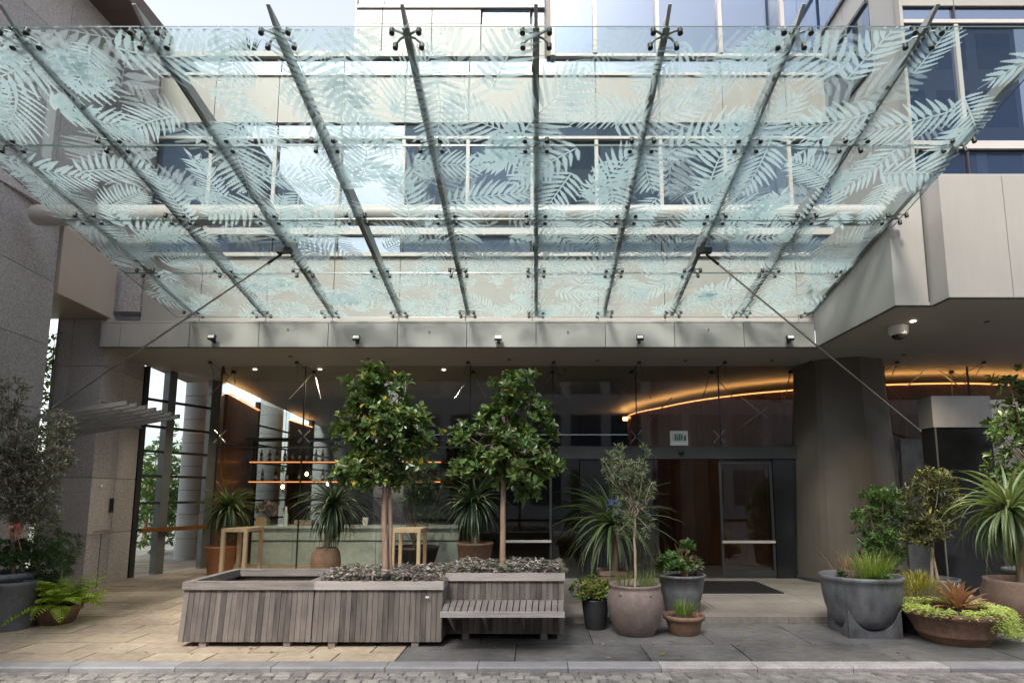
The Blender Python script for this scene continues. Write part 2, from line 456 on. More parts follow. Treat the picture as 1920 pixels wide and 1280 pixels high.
# stone setts: the nearest visible ones one by one, the rest as one mass
cand = []
def sett_rows():
    y = KF - .012; k = 0
    while y > 2.2:
        x = -8.6 + (k % 2) * .07 + rng.uniform(-.02, .02)
        while x < 8.4:
            w = rng.uniform(.118, .150)
            sk = 0.0 if x < .1 else min(.10, (x - .1) * .05)
            cand.append((x, y, w, sk)); x += w + .011
        y -= .101; k += 1
sett_rows()
def sett_box(mb, x, y, w, sk, h):
    # slightly skewed, chamfered stone
    d = .090; c = .010
    z0 = -.064; z1 = -.040 + h
    P = lambda ax, ay, z: (x + ax + (d - ay) * sk * 3.2, y - d + ay, z)
    k = len(mb.v)
    mb.v += [P(0,0,z0), P(w,0,z0), P(w,d,z0), P(0,d,z0), P(0,0,z1-c), P(w,0,z1-c), P(w,d,z1-c), P(0,d,z1-c),
             P(c,c,z1), P(w-c,c,z1), P(w-c,d-c,z1), P(c,d-c,z1)]
    for q in ((0,1,5,4),(1,2,6,5),(2,3,7,6),(3,0,4,7),(4,5,9,8),(5,6,10,9),(6,7,11,10),(7,4,8,11),(8,9,10,11)):
        mb.face([k + i for i in q])
vis = []
for c in cand:
    x, y, w, sk = c
    px = 1005 + FPX * (x + w / 2) / y
    if -20 < px < 1940 and y - .05 > DZ(1285, -.04): vis.append(c)
vis = sorted(vis, key=lambda c: c[1] + abs(c[0]) * .001)
vis = vis[:300]; vs = set(id(c) for c in vis)
rest = MB()
for c in cand:
    h = rng.uniform(-.004, .004)
    if id(c) in vs:
        m = MB(); sett_box(m, *c, h); m.build('sett', M['sett'], road, loc=(c[0], c[1], -.04))
    else: sett_box(rest, *c, h)
rest = rest.build('setts', M['sett'], road); rest['kind'] = 'stuff'

kerb = MB(); kerb.box((-30, KF + .004, -.20), (30, KB - .004, -.03))
kerb = tag(kerb.build('kerb', M['asphalt']), kind='structure')
cuts = [-900, -500, -330, -100, 130, 328, 508, 722, 895, 1065, 1240, 1420, 1600, 1782, 1960, 2200, 2500, 2900]
for a, c in zip(cuts, cuts[1:]):
    x0, x1 = X(a, 1245, KF) + .004, X(c, 1245, KF) - .004
    m = MB()
    z = 0.0
    bev = .012
    prof = [(KF, -.10), (KF, z - bev), (KF + bev, z), (KB, z), (KB, -.10)]
    n = len(prof); k = 0
    m.v += [(x0, y_, z_) for y_, z_ in prof] + [(x1, y_, z_) for y_, z_ in prof]
    m.face([0, 1, 2, 3, 4]); m.face([9, 8, 7, 6, 5])
    for i in range(n):
        j = (i + 1) % n; m.face([i, n + i, n + j, j])
    m.build('kerb_stone', M['kerb_white'] if 1240 <= a < 1782 else M['kerb'], kerb, loc=(x0, KF, 0))

# sandstone paving on the left, gently ramped up towards the doors
pav = MB()
pav.slab((-9.2, KB + .004, -.03), (XS, KB + .004, -.03), (XS, 9.8, ZT - .03), (-9.2, 9.8, ZT - .03), .1)
pav.box((-9.2, 9.81, -.03), (XS, DG + 2.2, ZT - .03))
pav = tag(pav.build('sandstone_paving', M['dirt']), kind='structure')
y = KB + .004; r = 0
while y < DG + 2.0:
    d = .42 if r else .30
    x = XS - (.30 if r % 2 else 0.0)
    xr = XS
    while xr > -9.0:
        w = .62 if not (r % 2 and xr == XS) else .32
        x0 = xr - w
        g = .007
        q = [(x0 + g, y + g), (xr - g, y + g), (xr - g, y + d - g), (x0 + g, y + d - g)]
        if not (x0 > -3.6 and y > 8.6 and y > DG + .2):
            m = MB(); dz = rng.uniform(-.002, .002)
            m.slab(*[(px_, py_, zg(px_ if px_ < XS - .02 else XS - .02, py_) + dz) for px_, py_ in q], .03)
            m.build('paving_slab', M['tile'], pav, loc=(x0, y, 0))
        xr = x0
    y += d; r += 1

# dark slate pavement on the right
sl = MB(); sl.box((XS + .004, KB + .004, -.14), (13, YT - .02, -.028))
sl = tag(sl.build('slate_pavement', M['dirt']), kind='structure')
ys = [KB + .004, KB + .66, YT - .03]
for r in range(2):
    x = XS + .004; 
    wd = [1.15, 1.32, .98, 1.4, 1.25, 1.1, 1.3, 1.2, 1.3, 1.4, 1.5] if r == 0 else [.75, 1.22, 1.3, 1.05, 1.4, 1.12, 1.3, 1.2, 1.25, 1.4, 1.5]
    for w in wd:
        s0 = rng.uniform(-.03, .03)
        m = MB(); dz = rng.uniform(-.0035, .0015)
        m.slab((x + .006, ys[r] + .005, dz), (x + w - .006, ys[r] + .005, dz), (x + w - .006, ys[r+1] - .005, dz), (x + .006, ys[r+1] - .005, dz), .03)
        m.build('slate_slab', M['slate'], sl, loc=(x, ys[r], 0))
        x += w
# entrance terrace, one low step up
te = MB(); te.box((XS + .006, YT + .05, -.10), (13, DG + .02, ZT - .02))
te = tag(te.build('entrance_terrace', M['dirt']), kind='structure')
x = XS + .006
while x < 12.8:
    m = MB(); m.box((x + .002, YT - .022, -.02), (x + 1.496, YT + .28, ZT)); m.build('step_edge', M['terrace'], te, loc=(x, YT, 0)); x += 1.5
y = YT + .284
while y < DG - .05:
    y1 = min(y + .62, DG + .01); x = XS + .006
    while x < 12.5:
        piece('terrace_tile', M['terrace'], te, (x + .375, (y + y1) / 2, ZT - .0105), (.744, y1 - y - .006, .02)); x += .75
    y += .62
b = MB(); b.box((X(1300, 1100, 9.2), DZ(1112, ZT), ZT + .002), (X(1440, 1100, 9.9), DZ(1090, ZT), ZT + .014))
tag(b.build('door_mat', M['black']), 'flat dark entrance mat lying on the terrace before the dark doorway', 'mat')

# ------------------------------------------------------------------ granite building on the left
gr = thing('granite_building', 'grey granite clad building with bronze roof overhang beside the glass canopy', 'building', (xl(8), 8, 0))
ZR = 10.05
core = MB()
core.prism([(xl(0) - .06, 0), (xl(8.3) - .06, 8.3), (xl(8.3) - 3, 8.3), (xl(0) - 3, 0)], 0, 5.6)
core.prism([(xl(8.31) - 1.4, 8.31), (xl(8.31) - 1.4, 9.6), (-11, 9.6), (-11, 8.31)], 0, ZS + .5)
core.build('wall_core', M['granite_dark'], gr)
def granite_face(ya, yb, z0, z1, fx, m, wy, hz, name='granite_slab'):
    ny = max(1, round((yb - ya) / wy)); nz = max(1, round((z1 - z0) / hz))
    for i in range(ny):
        for j in range(nz):
            y0 = ya + (yb - ya) * i / ny + .004; y1 = ya + (yb - ya) * (i + 1) / ny - .004
            za = z0 + (z1 - z0) * j / nz + .004; zb = z0 + (z1 - z0) * (j + 1) / nz - .004
            k = MB(); k.slab((fx(y0), y0, za), (fx(y1), y1, za), (fx(y1), y1, zb), (fx(y0), y0, zb), .05)
            k.build(name, m, gr, loc=(fx(y0), y0, za))
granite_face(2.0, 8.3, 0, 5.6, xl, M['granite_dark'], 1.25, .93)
# lower wall beyond the gap: pier facing the street and wall running back to the doors
YP = 9.62
pier = MB(); pier.prism([(-8.02, YP + .05), (xl(YP) - .05, YP + .05), (xl(DG + .06) - .05, DG + .06), (-8.02, DG + .06)], 0, 5.60)
pier.build('pier_core', M['granite_dark'], gr)
for j in range(6):
    za, zb = j * .93 + .004, (j + 1) * .93 - .004
    for xa, xb in ((-8.04, -7.80), (-7.792, xl(YP))):
        k = MB(); k.slab((xa, YP, za), (xb, YP, za), (xb, YP, zb), (xa, YP, zb), .045); k.build('granite_slab', M['granite'], gr, loc=(xa, YP, za))
granite_face(YP + .004, DG, 0, 5.58, xl, M['granite'], .75, .93)
for j in range(5):
    za, zb = j * .93 + .004, (j + 1) * .93 - .004
    k = MB(); k.slab((-8.065, DG, za), (-8.065, YP, za), (-8.065, YP, zb), (-8.065, DG, zb), .04); k.build('granite_slab', M['granite'], gr, loc=(-8.065, YP, za))
# upper wall and overhanging bronze coping
XU = -7.72
ub = MB(); ub.box((XU - 3, 1.5, 5.62), (XU - .05, DW + 1.5, ZR)); ub.build('upper_core', M['granite_dark'], gr)
granite_face(1.5, DW + 1.5, 5.64, ZR, lambda y: XU, M['granite'], 1.18, 1.10)
for i in range(9):
    y0 = 1.2 + i * (DW + .6 - 1.2) / 9; y1 = 1.2 + (i + 1) * (DW + .6 - 1.2) / 9
    bpiece('coping_panel', M['coping'], gr, (XU - 1.2, y0 + .003, ZR + .003), (-7.02, y1 - .003, ZR + .30))
bpiece('ledge', M['granite'], gr, (XU - .1, 1.5, 5.603), (xl(8) + .14, 8.3, 5.637))
# pier joining the granite wall to the facade behind the canopy
for j in range(5):
    za, zb = 4.70 + j * 1.0, 4.70 + (j + 1) * 1.0 - .008
    bpiece('granite_slab', M['granite'], gr, (XU + .004, DW - .05, za), (X(294, 240, DW) - .01, DW + .25, zb))
# beige box beam over the gap
bx = MB()
x0, x1 = xl(7.4) + .04, xl(YP) + .06
bx.prism([(xl(8.31) + .05, 8.31), (xl(YP) + .10, YP - .004), (xl(YP) - 1.1, YP - .004), (xl(8.31) - 1.1, 8.31)], 4.52, 5.56)
bx.build('box_beam', M['beige'], gr)
# narrow window slit high on the wall
ws = at(118, 290, 7.2)
bpiece('slit_window', M['flood'], gr, (XU + .002, 8.55, 6.35), (XU + .03, 8.72, 7.95))
# louvre blades over the side door
def awning():
    t = thing('louvre_awning', 'small awning of grey metal louvre blades over the granite wall door', 'awning', (xl(9.6), 9.6, 2.8))
    xt = X(240, 755, 7.9)
    n_ = 7
    for i in range(n_):
        u = i / (n_ - 1)
        D = 7.9 + 1.16 * u
        p = Vector((xt, D, Z(755 + 25 * u, D))); q = at(72 + 58 * u, 781 + 36 * u, D)
        m = MB(); hy = .026; n = Vector((0, hy, 0)); up = Vector((0, 0, .030))
        m.slab(q - n - up, p - n - up, p - n + up, q - n + up, 2 * hy)
        m.build('louvre_blade', M['louvre'], t)
    m = MB(); m.tube([Vector((xt - .35, 7.85, Z(755, 7.9) + .02)), Vector((xt - .35, 9.14, Z(780, 9.06) + .02))], .020, 8)
    m.build('carrier_tube', M['grey_frame'], t)
    m = MB(); m.tube([Vector((xt - .95, 7.85, Z(755, 7.9) - .10)), Vector((xt - .95, 9.6, Z(780, 9.06) - .12))], .022, 8)
    m.build('bracket', M['grey_frame'], t)
awning()
# side door hardware
dh = MB(); yA = 9.9
dh.tube([(xl(9.75) + .07, 9.75, .98), (xl(10.15) + .07, 10.15, .98)], .013, 8); dh.tube([(xl(9.8) - .01, 9.8, .98), (xl(9.8) + .07, 9.8, .98)], .010, 6); dh.tube([(xl(10.1) - .01, 10.1, .98), (xl(10.1) + .07, 10.1, .98)], .010, 6)
dh.build('door_handle', M['stainless'], gr)
bpiece('door_joint', M['black'], gr, (xl(10.0) - .02, 10.0, ZT), (xl(10.0) + .006, 10.008, .93))
ip = MB(); ip.box((xl(10.1), 10.16, 1.28), (xl(10.1) + .03, 10.22, 1.52)); ip.build('entry_panel', M['black'], gr)
wd = MB(); wd.lathe([(.0001, 0), (.028, .004), (.03, .02), (.0001, .022)], 12); o = link('wall_lamp', wd.mesh('wall_lamp', M['flood']), gr, Vector((xl(9.85) + .01, 9.85, 1.72)) - wloc(gr)); o.rotation_euler = (0, R(90), 0)

# ------------------------------------------------------------------ hotel building: soffit, fascia, facade
hb = thing('hotel_building', 'cream panelled hotel front with glazed lobby under a deep soffit', 'building', (0, DW, 0))
XW0 = X(1530, 655, DF); XW1 = X(1748, 572, DZ(572, ZS)); DS1 = DZ(572, ZS); DS2 = DZ(557, ZS)
ZWT = Z(330, DS2)                    # top of the right wing fascia
XFL = xl(DF) + .02                   # left end of the fascia
GX0 = -5.92                          # left end of the lobby glass
G0 = (xl(DG) + .03, DG); G1 = (X(414, 900, DG + 1.7), DG + 1.7)
ZC = zcan(CB) - .16                  # top of fascia
sf = MB()
sf.prism([(XFL, DF + .045), (XW0 + .045, DF + .045), (XW0 + .045, DS1 + .045), (XW1 + .045, DS1 + .045), (XW1 + .045, DS2 + .045), (13, DS2 + .045), (13, DG + .02),
          (GX0, DG + .02), (G1[0], G1[1] + .02), (G0[0] - .25, G0[1] + 1.72), (G0[0], G0[1])], ZS + .004, ZS + .06)
sf.build('soffit', M['soffit'], hb)
# fascia panels over the entrance
fx = [XFL] + [x for x in [BAY * (i) + .0 for i in range(-6, 5)] if XFL + .2 < x < XW0 - .2] + [XW0]
for a, c in zip(fx, fx[1:]):
    bpiece('fascia_panel', M['fascia'], hb, (a + .005, DF, ZS), (c - .005, DF + .04, ZC))
bpiece('fascia_backing', M['joint'], hb, (XFL, DF + .043, ZS + .07), (XW0, DW + .05, ZC - .012))
bpiece('fascia_cap', M['fascia'], hb, (XFL, DF - .004, ZC + .002), (XW0, DW - .002, ZC + .03))
bpiece('drip_edge', M['black'], hb, (XFL, DF + .002, ZS - .014), (XW0, DF + .03, ZS - .002))
# right wing fascia, stepping forward
def vpanel(name, m, a, c, z0, z1, t=.04):
    k = MB(); k.slab((a[0], a[1], z0), (c[0], c[1], z0), (c[0], c[1], z1), (a[0], a[1], z1), t); return k.build(name, m, hb, loc=(a[0], a[1], z0))
g = .004
ym = (DF + DS1) / 2
vpanel('fascia_panel', M['fascia'], (XW0, DF - g), (XW0, DS1 + .002), ZS, ZWT)
vpanel('fascia_panel', M['fascia'], (XW0 + .002, DS1), (XW1 - .042, DS1), ZS, ZWT)
vpanel('fascia_panel', M['fascia'], (XW1, DS1 + .04), (XW1, DS2 + .002), ZS, ZWT)
xx = XW1 + .002; wds = [.80, 1.25, 1.25, 1.25, 1.25, 1.25]
for w in wds:
    vpanel('fascia_panel', M['cream'], (xx, DS2), (xx + w - .008, DS2), ZS, ZWT); xx += w
k = MB(); k.prism([(XW0 + .043, DF), (XW0 + .043, DS1 + .043), (XW1 + .043, DS1 + .043), (XW1 + .043, DS2 + .043), (13, DS2 + .043), (13, DF)], ZS + .07, ZWT - .02); k.build('fascia_backing', M['joint'], hb)
k = MB(); k.prism([(XW0 + .003, DF), (XW0 + .003, DS1 + .003), (XW1 + .003, DS1 + .003), (XW1 + .003, DS2 + .003), (13, DS2 + .003), (13, DF)], ZWT + .002, ZWT + .03); k.build('fascia_cap', M['fascia'], hb)
for a, c in (((XW0 + .002, DF), (XW0 + .002, DS1)), ((XW0 + .002, DS1 + .002), (XW1, DS1 + .002)), ((XW1 + .002, DS1), (XW1 + .002, DS2)), ((XW1, DS2 + .002), (13, DS2 + .002))):
    vpanel('drip_edge', M['black'], a, c, ZS - .014, ZS - .002, .03)

# facade above the canopy
zr = {p: Z(p, DW) for p in (97, 107, 138, 143, 230, 257, 262, 428, 440, 475, 482, 600)}
XL0 = X(294, 240, DW); XR0 = X(1030, 60, DW); XEND = X(1755, 200, DW)
XJ = X(998, 188, DW)
jx = [XL0] + [XJ + BAY * k for k in range(-8, 12) if XL0 + .15 < XJ + BAY * k < 5.6] + [5.9]
def row(name, m, z0, z1, y0=0.0, t=.04, gap=.006, x0=-99, x1=99, gz=.004):
    for a, c in zip(jx, jx[1:]):
        if a < x0 - .3 or c > x1 + .3: continue
        bpiece(name, m, hb, (a + gap, DW + y0, z0 + gz), (c - gap, DW + y0 + t, z1 - gz))
row('cream_panel', M['cream'], ZC + .03, zr[482])
row('sill', M['white_alu'], zr[482], zr[475], -.05, .12, .001, gz=0)
row('window_pane', M['glass_office'], zr[475], zr[440], .05, .02, .03)
row('sill', M['white_alu'], zr[440], zr[428], -.02, .10, .001, gz=0)
row('window_pane', M['glass_office'], zr[428], zr[262], .05, .02, .035)
row('transom', M['white_alu'], zr[262], zr[257], -.03, .10, .001, gz=0)
row('window_pane', M['glass_office'], zr[257], zr[230], .05, .02, .012)
row('cream_panel', M['cream'], zr[230], zr[143])
row('sill', M['white_alu'], zr[143], zr[138], -.03, .10, .001, gz=0)
row('window_pane', M['glass_office'], zr[138], zr[107], .05, .02, .010)
row('coping', M['cream'], zr[107], zr[97], -.02, .25, .002, x1=XR0 + .1, gz=0)
row('transom', M['white_alu'], zr[107], zr[107] + .06, -.02, .10, .001, x0=XR0 + .4, gz=0)
row('window_pane', M['glass_wing'], zr[107] + .06, 13.6, .05, .02, .03, x0=XR0 + .2)  # darker glass here keeps the bright sky reflection down
for x in jx[1:-1]:
    bpiece('mullion', M['mullion'], hb, (x - .032, DW - .02, zr[428]), (x + .032, DW + .08, zr[262]))
    bpiece('mullion', M['dark_frame'], hb, (x - .012, DW + .03, zr[475]), (x + .012, DW + .08, zr[440]))
    bpiece('mullion', M['dark_frame'], hb, (x - .008, DW + .03, zr[257]), (x + .008, DW + .08, zr[230]))
    if x > XR0 + .3: bpiece('mullion', M['mullion'], hb, (x - .035, DW - .04, zr[107] + .06), (x + .035, DW + .08, 13.6))
bpiece('corner_post', M['coping'], hb, (XR0 - .05, DW - .03, zr[107] + .002), (XR0 + .02, DT, 13.6))
bpiece('corner_mullion', M['mullion'], hb, (XR0 + .022, DW - .05, zr[107] + .002), (XR0 + .10, DW + .09, 13.6))
# dark joints behind the panels, dark rooms behind the windows
for z0, z1 in ((ZC + .03, zr[482]), (zr[230], zr[143])):
    bpiece('panel_backing', M['joint'], hb, (XL0, DW + .045, z0), (5.9, DW + .20, z1))
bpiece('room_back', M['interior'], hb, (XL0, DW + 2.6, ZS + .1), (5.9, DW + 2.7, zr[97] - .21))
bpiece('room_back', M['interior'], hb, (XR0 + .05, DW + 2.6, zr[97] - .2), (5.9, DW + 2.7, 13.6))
xn = min(x for x in jx if x > XR0 + .2)
bpiece('window_pane', M['glass_wing'], hb, (XR0 + .105, DW + .05, zr[107] + .09), (xn - .03, DW + .07, 13.57))
bpiece('transom', M['white_alu'], hb, (XR0 + .105, DW - .02, zr[107] + .004), (xn - .002, DW + .08, zr[107] + .06))
for z in (zr[482] - .02, zr[230] + .05, zr[143] - .3):
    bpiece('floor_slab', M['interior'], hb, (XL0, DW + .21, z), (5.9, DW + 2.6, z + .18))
bpiece('roof_slab', M['dirt'], hb, (XL0, DW + .25, zr[97] - .2), (XR0, DW + 12, zr[97] - .06))
ZCE = 11.55
bpiece('office_ceiling', M['white_alu'], hb, (XR0 + .05, DW + .15, ZCE), (5.9, DW + 2.6, ZCE + .05))
for px, py, w in ((1170, 3, .75), (1385, 3, .9), (1432, 58, .55), (1110, 60, .5)):
    D = DZ(py, ZCE - .03)
    D = min(max(D, DW + .5), DW + 2.3)
    x = X(px, py, D)
    bpiece('office_light', M['office_light'], hb, (x - w / 2, D - .07, ZCE - .04), (x + w / 2, D + .07, ZCE - .003))
# upper right wing
XWU = 5.22; DWU = 7.62
wz = [ZWT + .03, Z(280, DWU), Z(265, DWU), Z(45, DWU), Z(38, DWU), Z(11, DWU), Z(-40, DWU), 13.6]
wx = [XWU, X(1789, 20, DWU)] ; 
while wx[-1] < 12: wx.append(wx[-1] + BAY)
for a, c in zip(wx, wx[1:]):
    for i, nm, m, y0, gp in ((0, 'window_pane', 'glass_wing', .04, .02), (1, 'transom', 'white_alu', -.02, 0.001), (2, 'window_pane', 'glass_wing', .04, .02),
                         (3, 'transom', 'white_alu', -.02, .001), (4, 'window_pane', 'glass_wing', .04, .015), (5, 'cream_panel', 'cream', 0, .006), (6, 'window_pane', 'glass_wing', .04, .02)):
        bpiece(nm, M[m], hb, (a + gp, DWU + y0, wz[i] + .002), (c - gp, DWU + y0 + .03, wz[i + 1] - .002))
    if a > XWU + .1:
        bpiece('mullion', M['mullion'], hb, (a - .03, DWU - .01, wz[2]), (a + .03, DWU + .08, wz[3]))
        bpiece('mullion', M['dark_frame'], hb, (a - .012, DWU, wz[0]), (a + .012, DWU + .08, wz[1]))
        bpiece('mullion', M['dark_frame'], hb, (a - .012, DWU, wz[4]), (a + .012, DWU + .08, wz[5]))
bpiece('corner_post', M['cream'], hb, (XWU - .03, DWU - .03, wz[0]), (XWU + .015, DWU + .06, 13.6))
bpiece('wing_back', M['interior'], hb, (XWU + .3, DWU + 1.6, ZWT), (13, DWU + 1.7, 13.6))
# its side wall: cream below, glass and cream above
yy = [DWU + .062, DWU + .72, DWU + 1.45, DW]
zz = [ZWT + .03, 6.9, 7.75, 8.15, 9.3, 9.9, 10.9, 12.0, 13.6]
for i, (a, c) in enumerate(zip(yy, yy[1:])):
    for j, (z0, z1) in enumerate(zip(zz, zz[1:])):
        isg = i > 0 and j in (3, 5, 6, 7)
        k = MB(); k.slab((XWU, c - .006, z0 + .006), (XWU, a + .006, z0 + .006), (XWU, a + .006, z1 - .006), (XWU, c - .006, z1 - .006), .04)
        k.build('window_pane' if isg else 'cream_panel', M['glass_office' if isg else 'fascia'], hb, loc=(XWU, a, z0))
for z in zz[3:]:
    bpiece('transom', M['dark_frame'], hb, (XWU - .04, DWU + .75, z - .03), (XWU + .05, DW - .06, z + .03))
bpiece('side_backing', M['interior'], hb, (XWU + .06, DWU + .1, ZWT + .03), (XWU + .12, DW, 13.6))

# tower set back above the roof
tw = thing('office_tower', 'tall cream panelled tower block set back behind the hotel roof', 'building', ((X(668, 40, DT) + 1) / 2, DT, 0))
tx = [X(p, 30, DT) for p in (668, 717, 810, 902, 996)] + [1.3, 2.4]
tz = [zr[97] - .3, Z(105, DT), Z(45, DT), Z(17, DT), Z(12, DT), 15.2]
for i, (a, c) in enumerate(zip(tx, tx[1:])):
    for j, (z0, z1) in enumerate(zip(tz, tz[1:])):
        if j == 3: nm, m, y0, gp = 'sill', 'white_alu', -.04, .001
        elif j == 4 or (j == 2 and i >= 3): nm, m, y0, gp = 'window_pane', 'glass_office', .04, .035
        else: nm, m, y0, gp = 'cream_panel', 'cream', 0, .010
        bpiece(nm, M[m], tw, (a + gp, DT + y0, z0 + .006), (c - gp, DT + y0 + .04, z1 - .006))
for x in tx[1:-1]: bpiece('mullion', M['mullion'], tw, (x - .035, DT - .01, tz[4]), (x + .035, DT + .1, tz[5]))
bpiece('tower_core', M['joint'], tw, (tx[0] + .02, DT + .085, tz[0]), (tx[-1], DT + 6, 15.2))
bpiece('corner_panel', M['fascia'], tw, (tx[0] - .02, DT + .002, tz[0]), (tx[0] + .008, DT + 6, 15.2))
# ------------------------------------------------------------------ glass canopy
gc = thing('glass_canopy', 'sloping glass canopy printed with white fern fronds on grey steel beams', 'canopy', (0, CB, zcan(CB)))
SP = BAY                              # beam spacing
CX0 = X(325, 600, CB) - .02; CX1 = X(1529, 604, CB)
CFE, CBE = DZ(48, 1.6) if False else CF - .12, CB + .10
rows_D = [CFE] + [CF + (CB - CF) * i / 4 for i in (1, 2, 3)] + [CBE]
rowsp = [CF + (CB - CF) * i / 4 for i in range(5)]
beams = [SP * i for i in range(-5, 5)]
cn = Vector((0, CSL, 1)).normalized(); cs = Vector((0, 1, -CSL)).normalized()
def cp(x, D, up=0.0): return Vector((x, D, zcan(D))) + cn * up
px_edges = [CX0] + beams[1:-1] + [CX1]
# glass panes
panels = {}
for r in range(4):
    for i, (a, c) in enumerate(zip(px_edges, px_edges[1:])):
        g = .006
        m = MB(); D0, D1 = rows_D[r] + g, rows_D[r + 1] - g
        # front (underside) face looks down
        m.slab(cp(a + g, D1), cp(c - g, D1), cp(c - g, D0), cp(a + g, D0), .015, 0, 1)
        panels[(r, i)] = m.build('glass_pane', [M['glass_canopy'], M['glass_edge']], gc, loc=cp(a, D0))
# fern print on the underside of each pane
rng = random.Random(5)
prints = {k: MB() for k in panels}
def put(pts, layer, mi):
    cx_ = sum(p[0] for p in pts) / len(pts); cy_ = sum(p[1] for p in pts) / len(pts)
    if not (CX0 + .01 < cx_ < CX1 - .01 and CFE + .01 < cy_ < CBE - .01): return
    r = next((k for k in range(4) if rows_D[k] <= cy_ < rows_D[k + 1]), None)
    i = next((k for k in range(len(px_edges) - 1) if px_edges[k] <= cx_ < px_edges[k + 1]), None)
    if r is None or i is None: return
    prints[(r, i)].poly([cp(p[0], p[1], -.0015 - layer) for p in pts], mi)
KS = 1 / math.sqrt(1 + CSL * CSL)
def frond(x, D, ang, L, W, layer, mi, pairs, teeth, curve):
    """a printed tree fern frond: tapering serrated pinnae on both sides of a curved rib"""
    p = [x, D]; a = ang; step = L / pairs
    ser = rng.uniform(.18, .42)
    for i in range(pairs + 1):
        t = i / pairs
        q = (p[0] + math.cos(a) * step, p[1] + math.sin(a) * step)
        nx, ny = -math.sin(a), math.cos(a)
        w = .008 * (1 - t) + .003
        put([(p[0] - nx*w, p[1] - ny*w), (q[0] - nx*w*.9, q[1] - ny*w*.9), (q[0] + nx*w*.9, q[1] + ny*w*.9), (p[0] + nx*w, p[1] + ny*w)], layer, mi)
        env = math.sin(PI * min(1, (t * .84 + .16))) ** .7
        for sgn in (-1, 1):
            pl = W * env * rng.uniform(.82, 1.1)
            pa = a + sgn * (R(68 - 30 * t) + rng.uniform(-.07, .07))
            hw0 = min(step * rng.uniform(.34, .44), pl * .2)
            bend = -sgn * rng.uniform(.25, .65) / 8
            n = max(4, int(teeth * pl / W)); st = pl / n
            bp = (p[0], p[1])
            prof = lambda u: hw0 * (min(1, .35 + u * 3.2)) * (1 - u) ** .62
            for k in range(n):
                u0, u1 = k / n, (k + 1) / n
                d = (math.cos(pa), math.sin(pa)); nn = (-d[1], d[0])
                e = (bp[0] + d[0] * st, bp[1] + d[1] * st)
                w0, w1 = prof(u0), prof(u1)
                # each segment flares to a tooth at its outer end, then steps back in
                wo = w0 * (1 + ser); wi = w0 * (1 - ser)
                tip = .55 * st
                put([(bp[0] - nn[0]*wi, bp[1] - nn[1]*wi), (e[0] + d[0]*tip*.4 - nn[0]*wo*.92, e[1] + d[1]*tip*.4 - nn[1]*wo*.92), e,
                     (e[0] + d[0]*tip*.4 + nn[0]*wo*.92, e[1] + d[1]*tip*.4 + nn[1]*wo*.92), (bp[0] + nn[0]*wi, bp[1] + nn[1]*wi)], layer, mi)
                bp = e; pa += bend * .35
        p = q; a += curve / pairs
def sprig(x, D, ang, L, layer, mi):
    n = rng.choice((7, 9, 9, 11))
    p = (x, D)
    for k in range(n):
        t = k / (n - 1)
        side = 0 if k == n - 1 else (1 if k % 2 else -1)
        c = (x + math.cos(ang) * L * .62 * t, D + math.sin(ang) * L * .62 * t)
        la = ang + side * R(rng.uniform(42, 62)); ll = L * .56 * (1 - .35 * t); lw = ll * .27
        d = (math.cos(la), math.sin(la)); nn = (-d[1], d[0])
        P = lambda u, w: (c[0] + d[0]*ll*u + nn[0]*lw*w, c[1] + d[1]*ll*u + nn[1]*lw*w)
        put([P(0, 0), P(.18, -.38), P(.4, -.5), P(.7, -.27), P(1, 0), P(.7, .27), P(.4, .5), P(.18, .38)], layer + k * .00002, mi)
    put([(x - .004, D), (x + .004, D), (x + math.cos(ang)*L*.62 + .003, D + math.sin(ang)*L*.62), (x + math.cos(ang)*L*.62 - .003, D + math.sin(ang)*L*.62)], layer, mi)
lay = 0
# soft back layer first, crisp front layer second; jittered grid so that cover is even but never regular
for mi, nx_, ny_, keep, L0_, L1_ in ((1, 13, 6, .9, .7, 1.1), (0, 18, 8, .93, .62, 1.05)):
    for i in range(nx_):
        for j in range(ny_):
            if rng.random() > keep: continue
            x = CX0 + (CX1 - CX0) * (i + .5 + rng.uniform(-.38, .38)) / nx_
            D = CFE + (CBE - CFE) * (j + .5 + rng.uniform(-.38, .38)) / ny_
            lay += 1
            L = rng.uniform(L0_, L1_); ang = rng.uniform(0, 2 * PI)
            frond(x - math.cos(ang) * L * .5, D - math.sin(ang) * L * .5, ang, L, L * rng.uniform(.33, .44), (lay % 40) * .00008 + (.0 if mi else .004), mi,
                  rng.randint(11, 15), 11, rng.uniform(-.8, .8))
for k in range(110):
    lay += 1
    soft = rng.random() < .5
    sprig(rng.uniform(CX0, CX1), rng.uniform(CFE, CBE), rng.uniform(0, 2 * PI), rng.uniform(.32, .55) * (1.3 if soft else 1), (lay % 40) * .00008 + (0 if soft else .004), 1 if soft else 0)
for k, pb in prints.items():
    if pb.f: pb.build('fern_print', [M['frit'], M['frit_soft']], panels[k], loc=wloc(panels[k]))['kind'] = 'stuff'

